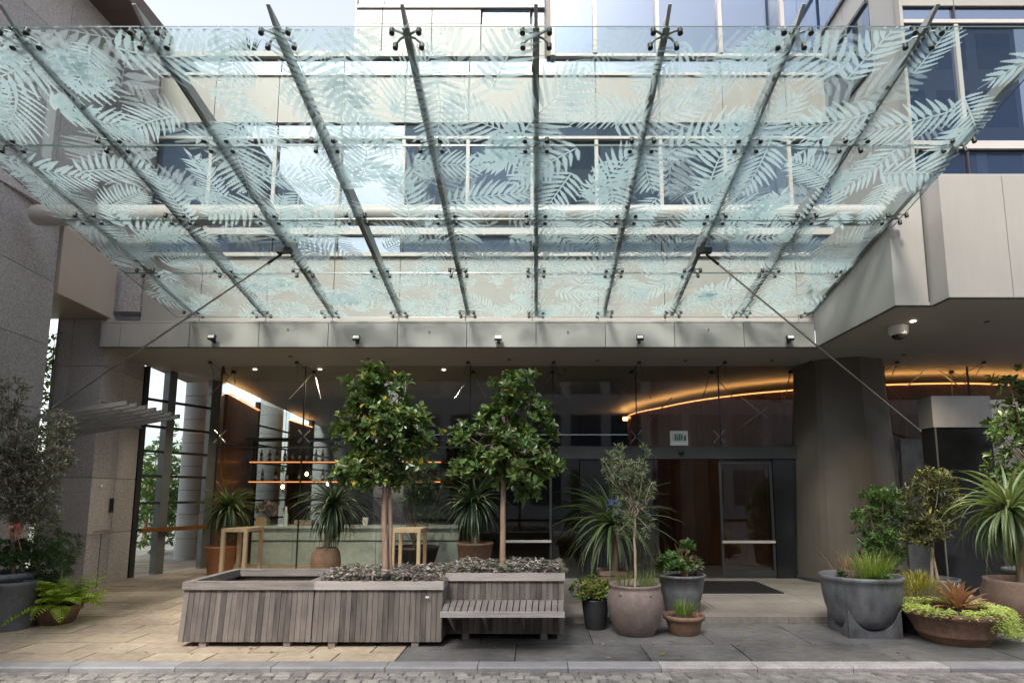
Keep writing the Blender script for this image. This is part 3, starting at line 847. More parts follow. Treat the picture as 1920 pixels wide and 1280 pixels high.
# beams above the glass: tapered steel fins with a bottom flange, pointed at the front
for x in beams:
    m = MB(); w = .016
    prof = [(CF - .24, .10, .105), (CF - .08, .05, .13), (CF + .5, .045, .17), (CF + (CB - CF) * .5, .045, .25), (CB - .5, .045, .20), (CB + .10, .045, .16)]
    k = len(m.v)
    for D, lo, hi in prof:
        for sx in (-w, w):
            m.v.append(tuple(cp(x + sx, D, lo))); m.v.append(tuple(cp(x + sx, D, hi)))
    n = len(prof)
    for i in range(n - 1):
        a = k + i * 4; c = a + 4
        m.face([a, c, c + 1, a + 1]); m.face([a + 3, c + 3, c + 2, a + 2]); m.face([a + 2, c + 2, c, a]); m.face([a + 1, c + 1, c + 3, a + 3])
    m.face([k, k + 1, k + 3, k + 2]); e = k + (n - 1) * 4; m.face([e + 2, e + 3, e + 1, e])
    bm_ = m.build('beam', M['steel'], gc, loc=cp(x, CB, .1))
    m = MB()
    for (Da, la, _), (Db, lb, _) in zip(prof[1:-1], prof[2:]):
        m.slab(cp(x - .030, Db, lb - .012), cp(x + .030, Db, lb - .012), cp(x + .030, Da, la - .012), cp(x - .030, Da, la - .012), .010)
    m.build('flange', M['steel'], bm_, loc=wloc(bm_))
# spider fittings with four bolts each
def spider_mesh():
    m = MB()
    def P(x, s, u): return Vector((x, 0, 0)) + cs * s + cn * u
    m.tube([P(0, 0, .05), P(0, 0, -.012)], .022, 10)
    for sx in (-1, 1):
        for sy in (-1, 1):
            m.tube([P(0, 0, .03), P(sx * .065, sy * .03, .036), P(sx * .115, sy * .068, .016)], [.015, .012, .009], 6)
    return m.mesh('spider_fitting', M['steel'])
def bolt_mesh():
    m = MB()
    m.tube([cn * -.022, cn * .03], [.024, .024], 10)
    return m.mesh('bolt', M['black'])
spm, btm = spider_mesh(), bolt_mesh()
for D in rowsp:
    for x in beams:
        s = link('spider_fitting', spm, gc, cp(x, D, .02) - wloc(gc))
        for sx in (-1, 1):
            for sy in (-1, 1): link('bolt', btm, s, Vector((sx * .118, 0, 0)) + cs * sy * .07 + cn * -.015)
# big cross tube carrying the beams
TD = DZ(405, zcan(CF + (CB - CF) * .5) + .22)
tz_ = Z(404, TD); x0 = X(66, 402, TD)
m = MB(); m.tube([(x0, TD, tz_), (x0 + .03, TD, tz_), (XWU + .2, TD, tz_)], [.12, .135, .135], 24); m.build('cross_tube', M['tube'], gc)
# raking tie rods with dark brackets
for sx, bx_, end in ((-1, -3, at(100, 765, YP - .01)), (1, 2, at(1736, 816, DG - .25))):
    xb = SP * bx_
    D = CF + (CB - CF) * .615
    p = cp(xb + (.0 if sx < 0 else .0), D, -.10)
    m = MB(); m.box((p.x - .10, p.y - .04, p.z - .01), (p.x + .10, p.y + .04, p.z + .06)); m.build('bracket', M['black'], gc)
    d = (end - p).normalized()
    m = MB(); m.tube([p - d * -.05, p + d * .30], [.016, .02], 8); m.build('turnbuckle', M['black'], gc)
    m = MB(); m.tube([p + d * .30, end - d * .25], .013, 8); m.tube([end - d * .25, end - d * .2, end], [.014, .028, .024], 10); m.build('tie_rod', M['stainless'], gc)

# ------------------------------------------------------------------ floodlights, sensors and small fittings
def flood(px, py, i, label):
    D = DF - .002; p = at(px, py, D)
    t = thing('floodlight', label, 'floodlight', p, 'small floodlights along the fascia')
    m = MB(); m.box((-.012, -.10, -.075), (.012, 0, -.052)); m.box((-.022, -.012, -.085), (.022, 0, -.03)); m.box((-.012, -.105, -.075), (.012, -.085, -.02))
    link('arm', m.mesh('arm', M['black']), t)
    m = MB(); m.slab((-.06, -.13, -.035), (.06, -.13, -.035), (.06, -.105, .035), (-.06, -.105, .035), .055); link('housing', m.mesh('housing', M['dark_frame']), t)
    m = MB(); m.slab((-.048, -.1345, -.022), (.048, -.1345, -.022), (.048, -.116, .024), (-.048, -.116, .024), .004); link('lens', m.mesh('lens', M['flood']), t)
for i, (px, py, lb) in enumerate(((403, 634, 'small floodlight on the fascia nearest the granite wall'), (671, 635, 'small floodlight on the fascia above the first leafy planter tree'),
        (935, 635, 'small floodlight on the fascia above the tree behind the bench'), (1198, 635, 'small floodlight on the fascia above the slim potted tree'), (1477, 635, 'small floodlight on the fascia nearest the dark column'))):
    flood(px, py, i, lb)
for px, py in ((540, 618), (805, 622), (1065, 622), (1328, 618)):
    m = MB(); p = at(px, py, DF); m.tube([p + Vector((0, .01, 0)), p - Vector((0, .02, 0))], .016, 10); m.build('fascia_socket', M['grey_frame'], hb, loc=p)
# camera dome under the right soffit
D = DZ(612, ZS); p = Vector((X(1684, 612, D), D, ZS))
t = thing('dome_camera', 'round camera dome hanging under the soffit near the dark column', 'camera', p)
m = MB(); m.lathe([(.13, 0), (.13, -.03), (.125, -.10), (.10, -.13)][::-1], 20); link('housing', m.mesh('housing', M['white']), t)
m = MB(); m.lathe([(.001, -.20), (.05, -.19), (.085, -.16), (.095, -.131)], 20); link('dome', m.mesh('dome', M['totem']), t)
k = 0
for px, py, lit in ((545, 668, 0), (690, 672, 0), (955, 674, 0), (1120, 676, 0), (1285, 676, 0), (1448, 676, 0), (1712, 602, 1), (1850, 603, 0), (1695, 665, 0), (478, 692, 1), (600, 692, 1), (832, 693, 1), (1060, 693, 0)):
    D = DZ(py, ZS); m = MB(); m.tube([(X(px, py, D), D, ZS - .008), (X(px, py, D), D, ZS + .012)], .035, 12)
    o = m.build('downlight', M['downlight' if lit else 'dark_frame'], hb, loc=(X(px, py, D), D, ZS))
    if lit:
        ld = bpy.data.lights.new('downlight_lamp', 'SPOT'); ld.energy = 60; ld.color = (1, .80, .56); ld.spot_size = R(120); ld.spot_blend = .6; ld.shadow_soft_size = .05
        lo = bpy.data.objects.new('downlight_lamp', ld); lo.location = (0, 0, -.03); lo.parent = o; COL.objects.link(lo)
# ------------------------------------------------------------------ lobby
gj = [X(p, 700, DG) for p in (415, 572, 728, 882, 1037, 1192, 1347)] + [X(1502, 700, DG)]
step_ = gj[1] - gj[0]
while gj[-1] < 12: gj.append(gj[-1] + step_)
GX0 = gj[0]
ZTR = Z(838, DG)                     # transom over the doors
LD0 = X(940, 1010, DG); LD1 = X(1035, 1010, DG); P0 = X(1088, 950, DG); P1 = X(1140, 950, DG)
O0 = X(1236, 950, DG); O1 = X(1350, 950, DG); O2 = X(1450, 950, DG)
def pane(x0, x1, z0, z1, name='glass_pane'):
    k = MB(); k.slab((x0 + .004, DG, z0 + .004), (x1 - .004, DG, z0 + .004), (x1 - .004, DG, z1 - .004), (x0 + .004, DG, z1 - .004), .012)
    return k.build(name, M['glass_lobby'], hb, loc=(x0, DG, z0))
for a, c in zip(gj, gj[1:]):
    pane(a, c, ZTR, ZS)
    if c < LD0 - .1 or a > O2 + .4: pane(a, c, ZT, ZTR)
    for x in (a,):
        bpiece('glass_fin', M['black'], hb, (x - .009, DG + .014, ZT), (x + .009, DG + .05, ZS - .004)) if (x < LD0 or x > O2 + .3) else bpiece('glass_fin', M['black'], hb, (x - .009, DG + .014, ZTR + .03), (x + .009, DG + .05, ZS - .004))
pane(gj[3], LD0 - .01, ZT, ZTR)
# cable trusses behind the glass joints: V from the ceiling, X fitting at mid height
for x in gj:
    for s in (-1, 1):
        m = MB(); m.tube([(x, DG + .45, ZS - .02), (x + s * .30, DG + .06, ZS - .62)], .008, 6); m.build('cable', M['stainless'], hb)
        m = MB(); m.tube([(x - s * .11, DG + .10, ZTR + .09), (x + s * .11, DG + .10, ZTR + .33)], .014, 6); m.build('patch_fitting', M['stainless'], hb)
    m = MB(); m.lathe([(.001, 0), (.05, 0), (.04, .05), (.001, .05)], 12); link('cable_anchor', m.mesh('cable_anchor', M['dark_frame']), hb, Vector((x, DG + .45, ZS - .052)) - wloc(hb))
    for s in (-1, 1):
        m = MB(); m.tube([(x, DG - .40, ZS - .015), (x + s * .13, DG - .012, ZS - .18)], .006, 6); m.build('cable', M['dark_frame'], hb)
    m = MB(); m.lathe([(.001, 0), (.04, 0), (.03, .04), (.001, .04)], 12); link('cable_anchor', m.mesh('cable_anchor', M['dark_frame']), hb, Vector((x, DG - .40, ZS - .042)) - wloc(hb))
# doors: hinged leaf beside the bar, dark post, header, sliding leaf beside the opening
def door(name, x0, x1, rail_z, label, z1=ZTR, handle=True):
    y = DG
    d = MB()
    d.box((x0, y - .01, ZT + .012), (x0 + .045, y + .04, z1 - .01)); d.box((x1 - .045, y - .01, ZT + .012), (x1, y + .04, z1 - .01))
    d.box((x0 + .046, y - .008, z1 - .08), (x1 - .046, y + .04, z1 - .012)); d.box((x0 + .046, y - .008, ZT + .014), (x1 - .046, y + .04, ZT + .13))
    o = d.build(name, M['dark_frame'], hb, loc=(x0, y, ZT)); o['label'] = label
    k = MB(); k.slab((x0 + .046, y + .01, ZT + .132), (x1 - .046, y + .01, ZT + .132), (x1 - .046, y + .01, z1 - .082), (x0 + .046, y + .01, z1 - .082), .012); k.build('pane', M['glass_lobby'], o)
    k = MB(); k.box((x0 + .01, y - .055, rail_z - .022), (x1 - .01, y - .012, rail_z + .022)); k.build('push_rail', M['white_alu'], o)
door('door', LD0, LD1, Z(1014, DG), 'glazed hinged door with a pale push rail')
pane(LD1 + .01, P0 - .01, ZT, ZTR)
bpiece('door_post', M['totem'], hb, (P0, DG - .03, ZT), (P1 + .35, DG + .25, ZTR))
pane(P1 + .36, O0 - .01, ZT, ZTR - .24)
bpiece('door_header', M['dark_frame'], hb, (X(1045, 838, DG), DG - .06, ZTR - .22), (X(1500, 838, DG), DG + .16, ZTR + .015))
door('door', O1, O2, Z(1015, DG), 'sliding glass door leaf with a pale rail', ZTR - .23)
bpiece('door_post', M['totem'], hb, (O2 + .01, DG - .04, ZT), (X(1500, 950, DG) + .1, DG + .22, ZTR - .23))
bpiece('transom', M['dark_frame'], hb, (GX0, DG - .004, ZTR - .014), (X(1040, 838, DG), DG + .03, ZTR + .014))
m = MB(); p = at(1277, 848, DG - .06); m.lathe([(.001, -.06), (.03, -.05), (.05, -.02), (.055, 0.02)], 16, p); m.build('door_sensor', M['totem'], hb, loc=p)
# small pictogram sign above the entrance
sp_ = at(1273, 821, DG - .02)
sg = thing('door_sign', 'small white and pale green square sign above the dark entrance opening', 'sign', sp_)
m = MB(); m.box((-.165, -.012, -.135), (.165, .010, .135)); link('sign_board', m.mesh('sign_board', M['white']), sg)
m = MB(); m.box((-.095, -.0165, -.055), (.075, -.0125, .085)); link('sign_panel', m.mesh('sign_panel', M['sign_green']), sg)
m = MB()
for q in ((-.085, -.04, -.06, .06), (-.045, -.04, -.02, .03), (-.005, -.04, .02, .07), (.035, -.02, .06, .05)): m.box((q[0], -.020, q[1]), (q[2], -.0170, q[3]))
for q in ((-.12, -.115), (.09, .13)): m.box((q[0], -.0155, -.05), (q[1], -.0125, .05))
link('sign_marks', m.mesh('sign_marks', M['lead']), sg)
m = MB(); p = at(1056, 843, DG - .02); m.box((p.x - .10, p.y - .012, p.z - .06), (p.x + .10, p.y + .012, p.z + .06)); m.build('notice_plate', M['beige'], hb, loc=p)

# interior shell
LD = 24.0
bpiece('lobby_floor', M['lobby_floor'], hb, (GX0 - 1.6, DG + .06, ZT - .1), (13, LD, ZT - .004))
cl = MB(); cl.prism([(GX0, DG + .03), (13, DG + .03), (13, LD), (-8.2, LD), (G1[0], G1[1] + .03)], ZS + .004, ZS + .07); cl.build('ceiling', M['ceiling'], hb)
bpiece('back_wall', M['interior'], hb, (-8.3, LD, ZT), (13, LD + .1, ZS))
bpiece('end_wall', M['interior'], hb, (12.9, DG + .1, ZT), (13, LD, ZS))
# left glazed wall beside the granite: thick posts and horizontal transoms
def lerp(a, c, t): return (a[0] + (c[0] - a[0]) * t, a[1] + (c[1] - a[1]) * t)
def wallpiece(name, m, a, c, z0, z1, t):
    k = MB(); k.slab((a[0], a[1], z0), (c[0], c[1], z0), (c[0], c[1], z1), (a[0], a[1], z1), t); return k.build(name, m, hb, loc=(a[0], a[1], z0))
gw = lambda t: lerp(G0, G1, t)
zt_l = [ZT + .02] + [Z(p, DG + .6) for p in (990, 942, 893, 848, 803, 755)] + [ZS]
for t0, t1, m, th in ((0, .05, 'dark_frame', .12), (.27, .36, 'grey_frame', .16), (.80, 1.0, 'grey_frame', .12)):
    wallpiece('post', M[m], gw(t0), gw(t1), ZT, ZS, th)
for t0, t1 in ((.052, .268), (.362, .798)):
    for z0, z1 in zip(zt_l, zt_l[1:]):
        wallpiece('window_pane', M['glass_lobby'], gw(t0), gw(t1), z0 + .025, z1 - .025, .012)
    for z in zt_l[1:-1]: wallpiece('transom', M['dark_frame'], gw(t0), gw(t1), z - .024, z + .024, .06)
k = MB(); a, c = gw(.05), gw(.82); nrm = Vector((c[1] - a[1], -(c[0] - a[0]), 0)).normalized()
k.slab(Vector((*a, zt_l[1] - .05)) + nrm * .10, Vector((*c, zt_l[1] - .05)) + nrm * .10, Vector((*c, zt_l[1] + .03)) + nrm * .10, Vector((*a, zt_l[1] + .03)) + nrm * .10, .05)
k.build('handrail', M['wood'], hb)
wallpiece('glass_pane', M['glass_lobby'], (GX0, DG + .02), (G1[0], G1[1]), ZT, ZS - .002, .012)
# left inner wall: timber bays, glazed bays, round pale columns outside
L0 = (G1[0] + .02, G1[1] + .03); L1 = (-7.3, 15.3); L2 = (-7.3, 17.3); L3 = (-7.38, 19.2); L4 = (-7.45, LD)
def timber(a, c, n):
    for i in range(n):
        p, q = lerp(a, c, i / n + .002), lerp(a, c, (i + 1) / n - .002)
        wallpiece('timber_panel', M['wood'], p, q, ZT, ZS - .24, .05)
timber(L0, L1, 4); timber(L2, L3, 3)
for a, c in ((L0, L1), (L2, L3)):
    k = wallpiece('cove_glow_edge', M['cove_edge'], (a[0] + .035, a[1] + .05), (c[0] + .035, c[1]), ZS - .235, ZS - .215, .03)
    m = MB(); m.poly([(a[0] - .09, a[1], ZS - .236), (a[0] - .005, a[1], ZS - .236), (c[0] - .005, c[1], ZS - .236), (c[0] - .09, c[1], ZS - .236)]); m.build('cove_tube', M['cove'], hb)
for a, c in ((L1, L2), (L3, L4)):
    for z0, z1 in zip(zt_l, zt_l[1:]): wallpiece('window_pane', M['glass_lobby'], a, c, z0 + .02, z1 - .02, .012)
    for z in zt_l[1:-1]: wallpiece('transom', M['dark_frame'], a, c, z - .02, z + .02, .06)
    wallpiece('post', M['dark_frame'], lerp(a, c, 0.0), lerp(a, c, .05), ZT, ZS, .1)
for (x, y, r), lb in zip((((X(366, 900, 14.2), 14.2, .33)), ((X(509, 790, 17.6)), 17.6, .33), ((X(606, 820, 21.5)), 21.5, .33)),
                     ('round pale column just beyond the glazed side wall by the granite', 'second round pale column seen beyond the timber lobby wall', 'farthest round pale column seen above the bar shelves')):
    t = thing('round_column', lb, 'column', (x, y, 0), 'round columns in the side lane')
    for j in range(8):
        m = MB(); m.lathe([(r, j * .56 + .006), (r, j * .56 + .553)], 24); link('column_drum', m.mesh('column_drum', M['pale_column']), t)
    m = MB(); m.lathe([(r - .02, 0), (r - .02, 4.5)], 24); link('column_core', m.mesh('column_core', M['joint']), t)
# curved timber wall with a lit cove on the right
cw = [(13, 12.9)] + [tuple(at(px, py, DZ(py, ZS - .23))[:2]) for px, py in ((1880, 718), (1690, 719), (1500, 730), (1400, 738), (1300, 751), (1240, 764))]
e = cw[-1]; cw += [(e[0] - .45, e[1] + .8), (e[0] - .62, e[1] + 1.6), (e[0] - .45, e[1] + 2.6)]
# resample smoothly
def smooth(pl, n=3):
    for _ in range(n):
        q = [pl[0]]
        for a, c in zip(pl, pl[1:]): q += [lerp(a, c, .25), lerp(a, c, .75)]
        pl = q + [pl[-1]]
    return pl
cw = smooth(cw, 2)
cl_ = [0]
for a, c in zip(cw, cw[1:]): cl_.append(cl_[-1] + math.dist(a, c))
def along(s):
    for i in range(len(cw) - 1):
        if cl_[i + 1] >= s: return lerp(cw[i], cw[i + 1], (s - cl_[i]) / max(1e-6, cl_[i + 1] - cl_[i]))
    return cw[-1]
n = int(cl_[-1] / .42)
for i in range(n):
    p, q = along(cl_[-1] * i / n), along(cl_[-1] * (i + 1) / n)
    p2, q2 = lerp(p, q, .008), lerp(p, q, .992)
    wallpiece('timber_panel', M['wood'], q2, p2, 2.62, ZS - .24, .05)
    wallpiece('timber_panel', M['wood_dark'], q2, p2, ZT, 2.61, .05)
k = MB()
for i in range(n):
    p, q = along(cl_[-1] * i / n), along(cl_[-1] * (i + 1) / n)
    d = Vector((q[0] - p[0], q[1] - p[1], 0)); nn = Vector((-d.y, d.x, 0)).normalized()
    nn = nn if nn.y < 0 else -nn
    P = Vector((*p, 0)) + nn * .03; Q = Vector((*q, 0)) + nn * .03
    k.slab((Q.x, Q.y, ZS - .238), (P.x, P.y, ZS - .238), (P.x, P.y, ZS - .218), (Q.x, Q.y, ZS - .218), .03)
k.build('cove_glow_edge', M['cove_edge'], hb)
k = MB()
for i in range(n):
    p, q = along(cl_[-1] * i / n), along(cl_[-1] * (i + 1) / n)
    d = Vector((q[0] - p[0], q[1] - p[1], 0)); nn = Vector((-d.y, d.x, 0)).normalized()
    nn = nn if nn.y < 0 else -nn
    P = Vector((*p, ZS - .236)); Q = Vector((*q, ZS - .236))
    k.poly([P - nn * .14, P - nn * .01, Q - nn * .01, Q - nn * .14])
k.build('cove_tube', M['cove'], hb)
# dark orange panel inside the entrance
for i in range(3):
    bpiece('timber_panel', M['wood_dark'], hb, (X(1225, 950, 14.5) + i * .62, 14.5, ZT), (X(1225, 950, 14.5) + (i + 1) * .62 - .008, 14.56, 2.55))
bpiece('vestibule_wall', M['interior'], hb, (X(1085, 900, 13), 13.0, ZT), (X(1210, 900, 13), 13.1, 2.6))

# diagonal bracing rods behind the glass on the right
for a, c in (((1690, 815, DG + .8), (1770, 760, DG + .8)), ((1690, 770, DG + .8), (1770, 850, DG + .8)), ((1700, 725, DG + .5), (1745, 683, DG + .5)), ((1745, 683, DG + .5), (1800, 725, DG + .5)),
             ((1390, 800, 12.5), (1480, 735, 12.5)), ((1390, 745, 12.5), (1500, 830, 12.5)), ((1205, 800, 12.5), (1260, 745, 12.5))):
    m = MB(); m.tube([at(*a), at(*c)], .011, 6); m.build('brace_rod', M['stainless'], hb)

# ------------------------------------------------------------------ dark entrance column
cxn, cyn = 5.70, DG + .02
ec = thing('entrance_column', 'massive dark taupe column tapering upwards beside the entrance doors', 'column', (cxn, cyn, ZT))
m = MB(); seg = 48
top = []
for j in range(seg):
    a = 2 * PI * j / seg
    top.append(a)
def ring(t, z):
    out = []
    for a in top:
        # round at the base, faceted octagon-like block at the head
        rb = Vector((.965 * math.cos(a), .965 * math.sin(a)))
        ca, sa = math.cos(a - R(20)), math.sin(a - R(20))
        q = 1 / max(abs(ca), abs(sa), (abs(ca) + abs(sa)) / 1.385)
        rt = Vector((.755 * q * math.cos(a), .755 * q * math.sin(a)))
        p = rb.lerp(rt, t)
        out.append((p.x, p.y, z))
    return out
lv = [(0, 0), (0, .05), (0, .3), (.18, 1.0), (.42, 2.0), (.66, 2.8), (.86, 3.4), (1, ZS - ZT - .002)]
for t, z in lv: m.v += ring(t, z)
for i in range(len(lv) - 1):
    for j in range(seg):
        j2 = (j + 1) % seg; m.face([i*seg+j, i*seg+j2, (i+1)*seg+j2, (i+1)*seg+j], 0, False)
me = m.mesh('shaft', M['column'])
sh = link('shaft', me, ec)
sub = None
m = MB(); m.lathe([(.985, 0), (.985, .055), (.97, .06)], 48); link('base_ring', m.mesh('base_ring', M['dark_frame']), ec)

# ------------------------------------------------------------------ totem sign by the right edge
TDp = 9.0
tA = at(1746, 742, TDp); tB = at(1856, 742, TDp)
tm = thing('pylon_sign', 'black pylon with a blank brushed metal box on top behind the potted tree', 'sign', ((tA.x + tB.x) / 2, TDp, ZT))
wv = tB.x - tA.x; zt = tA.z - ZT; zb = Z(801, TDp) - ZT
m = MB(); m.box((-wv/2, 0, zb + .004), (wv/2, .012, zt)); link('metal_face', m.mesh('metal_face', M['metal_panel']), tm)
m = MB(); m.box((-wv/2, .0125, zb + .004), (wv/2, .34, zt - .002)); link('box', m.mesh('box', M['grey_frame']), tm)
m = MB(); m.box((-wv/2 + .02, .02, 0), (wv/2 - .01, .33, zb)); link('body', m.mesh('body', M['totem']), tm)
m = MB(); m.box((-wv/2 + .02, .0, .02), (-wv/2 + .035, .019, zb - .002)); link('edge_trim', m.mesh('edge_trim', M['grey_frame']), tm)
# pale panel standing behind it
pb = at(1697, 860, 10.2)
m = MB(); m.box((pb.x - .06, 10.2, ZT), (pb.x + .52, 10.26, pb.z + .35)); o = m.build('screen_panel', M['lead'], None, loc=(pb.x, 10.2, ZT))
tag(o, 'grey upright panel standing between the dark column and the pylon', 'panel')

# ------------------------------------------------------------------ bar
BD = 13.0
bx0, bx1 = X(470, 1030, BD), X(860, 1030, BD)
zc = Z(986, BD)
bc = thing('bar_counter', 'long bar counter with pale green glass front behind the planters', 'counter', ((bx0 + bx1) / 2, BD, ZT))
n = 5
for i in range(n):
    a = bx0 + (bx1 - bx0) * i / n; c = bx0 + (bx1 - bx0) * (i + 1) / n
    bpiece('front_panel', M['counter'], bc, (a + .006, BD, ZT), (c - .006, BD + .03, zc - .045))
bpiece('carcass', M['interior'], bc, (bx0, BD + .032, ZT), (bx1, BD + .7, zc - .045))
bpiece('counter_top', M['counter'], bc, (bx0 - .03, BD - .05, zc - .042), (bx1 + .03, BD + .72, zc))
bpiece('mid_rail', M['dark_frame'], bc, (bx0, BD - .012, zc - .32), (bx1, BD - .001, zc - .30))
# gantry with two lit shelves
SD = 14.2
bs = thing('bar_shelf', 'dark hanging bar gantry with two amber lit shelves of bottles', 'shelf', (X(640, 880, SD), SD, ZT))
sx0, sx1 = X(425, 870, SD), X(850, 870, SD)
zs1, zs2, zs3 = Z(864, SD), Z(901, SD), Z(822, SD)
for z in (zs1, zs2): 
    bpiece('shelf_board', M['wood_dark'], bs, (sx0 + .5, SD, z - .05), (sx1, SD + .3, z))
    bpiece('light_strip', M['shelf_light'], bs, (sx0 + .55, SD - .006, z - .038), (sx1 - .3, SD - .001, z - .012))
bpiece('top_rail', M['dark_frame'], bs, (sx0, SD - .02, zs3 - .05), (sx1, SD + .3, zs3 + .02))
for x in (sx0 + .02, X(470, 870, SD), X(620, 870, SD), X(760, 870, SD), sx1 - .03):
    bpiece('upright', M['dark_frame'], bs, (x - .018, SD + .1, ZT if x < sx0 + .1 else zs2 - .1), (x + .018, SD + .14, zs3 - .05))
def bottle_mesh():
    m = MB(); m.lathe([(.036, 0), (.036, .17), (.014, .22), (.014, .29), (.001, .29)], 10); return m.mesh('bottle', M['bottle'])
def label_mesh():
    m = MB(); m.lathe([(.0375, .05), (.0375, .13)], 10); return m.mesh('label', M['paper'])
def jar_mesh():
    m = MB(); m.lathe([(.05, 0), (.062, .03), (.062, .16), (.045, .19), (.045, .21), (.001, .215)], 12); return m.mesh('jar', M['jar'])
bm_, lm_, jm_ = bottle_mesh(), label_mesh(), jar_mesh()
rng = random.Random(3)
for z, x0, x1, n, lb in ((zs1 + .002, X(480, 860, SD), X(610, 860, SD), 9, 'dark green bottle on the left part of the upper lit bar shelf'), (zs2 + .002, X(480, 860, SD), X(615, 860, SD), 6, 'dark green bottle with pale label on the lower lit bar shelf'), (zs1 + .002, X(640, 860, SD), X(740, 860, SD), 6, 'dark green bottle on the upper bar shelf behind the first planter tree')):
    for i in range(n):
        t = thing('bottle', lb, 'bottle', (x0 + (x1 - x0) * (i + .5) / n + rng.uniform(-.02, .02), SD + .10, z), 'bottles on the bar shelves')
        link('glass_body', bm_, t); link('label', lm_, t)
for i in range(6):
    o = link('jar', jm_, None, (X(765 + i * 14, 890, SD), SD + .1, zs2 + .002)); tag(o, 'amber jar in the row at the right end of the bar shelf', 'jar', 'amber jars on the bar shelf')
for px, py, lb in ((575, 888, 'bulb pendant hanging highest in front of the bar shelf'), (530, 912, 'bulb pendant hanging lowest nearest the left end of the bar'), (615, 906, 'bulb pendant hanging beside the first planter tree crown'), (741, 911, 'bulb pendant glowing beneath the first planter tree crown')):
    D = SD - .5; p = at(px, py, D)
    t = thing('pendant_lamp', 'glowing ' + lb, 'lamp', p, 'bulb pendants over the bar')
    m = MB(); m.lathe([(.001, -.05), (.03, -.035), (.038, -.01), (.03, .02), (.014, .045), (.001, .05)], 12); link('bulb', m.mesh('bulb', M['bulb']), t)
    m = MB(); m.tube([(0, 0, .045), (0, 0, .10)], .016, 8); m.tube([(0, 0, .10), (0, 0, ZS - p.z)], .004, 5); link('cord', m.mesh('cord', M['black']), t)
# glassware and a dark plant on the counter
def vase(px, py, h, r, m_, lb, cat='vase'):
    p = at(px, py, BD + .25); p.z = zc + .002
    m = MB(); m.lathe([(r * .8, 0), (r, h * .5), (r * .5, h * .75), (r * .45, h), (.001, h)], 12, p)
    tag(m.build(cat, m_, None, loc=p), lb, cat)
vase(536, 965, .42, .055, M['counter'], 'tall pale bottle standing on the bar counter by a dark plant', 'bottle')
m = MB(); p = at(685, 975, BD + .2); p.z = zc + .002; m.lathe([(.05, 0), (.07, .18), (.001, .18)], 12, p); tag(m.build('cup', M['white'], None, loc=p), 'white cup on the bar counter near the first planter tree', 'cup')
m = MB(); p = at(487, 975, BD + .2); p.z = zc + .002; m.box((p.x - .09, p.y, p.z), (p.x + .12, p.y + .2, p.z + .19)); tag(m.build('crate', M['stool'], None, loc=p), 'small pale box on the left end of the bar counter', 'box')
m = MB(); p = at(560, 975, BD + .2); p.z = zc + .002; m.box((p.x - .1, p.y, p.z), (p.x + .28, p.y + .2, p.z + .12)); tag(m.build('tray', M['beige'], None, loc=p), 'low beige tray on the bar counter beside the tall bottle', 'tray')

# timber stools outside the bar
def stool(px0, px1, D, py_top, label):
    x0, x1 = X(px0, py_top, D), X(px1, py_top, D); zt = Z(py_top, D) - zg((x0 + x1) / 2, D)
    t = thing('bar_stool', label, 'stool', ((x0 + x1) / 2, D, zg((x0 + x1) / 2, D)), 'pale timber stools by the bar')
    w = (x1 - x0) / 2; dp = .55
    for sx in (-1, 1):
        for y in (0, dp):
            m = MB(); m.box((sx * w - .028, y - .028, 0), (sx * w + .028, y + .028, zt - .06)); link('leg', m.mesh('leg', M['stool']), t)
    m = MB(); m.box((-w - .03, -.03, zt - .058), (w + .03, dp + .03, zt)); link('seat', m.mesh('seat', M['stool']), t)
    for y in (0,):
        m = MB(); m.box((-w + .03, y - .012, .16), (w - .03, y + .012, .20)); link('stretcher', m.mesh('stretcher', M['stool']), t)
stool(420, 462, DG - .95, 990, 'tall pale timber stool behind the empty planter end')
stool(738, 786, DG - .95, 991, 'tall pale timber stool seen beside the first planter tree trunk')
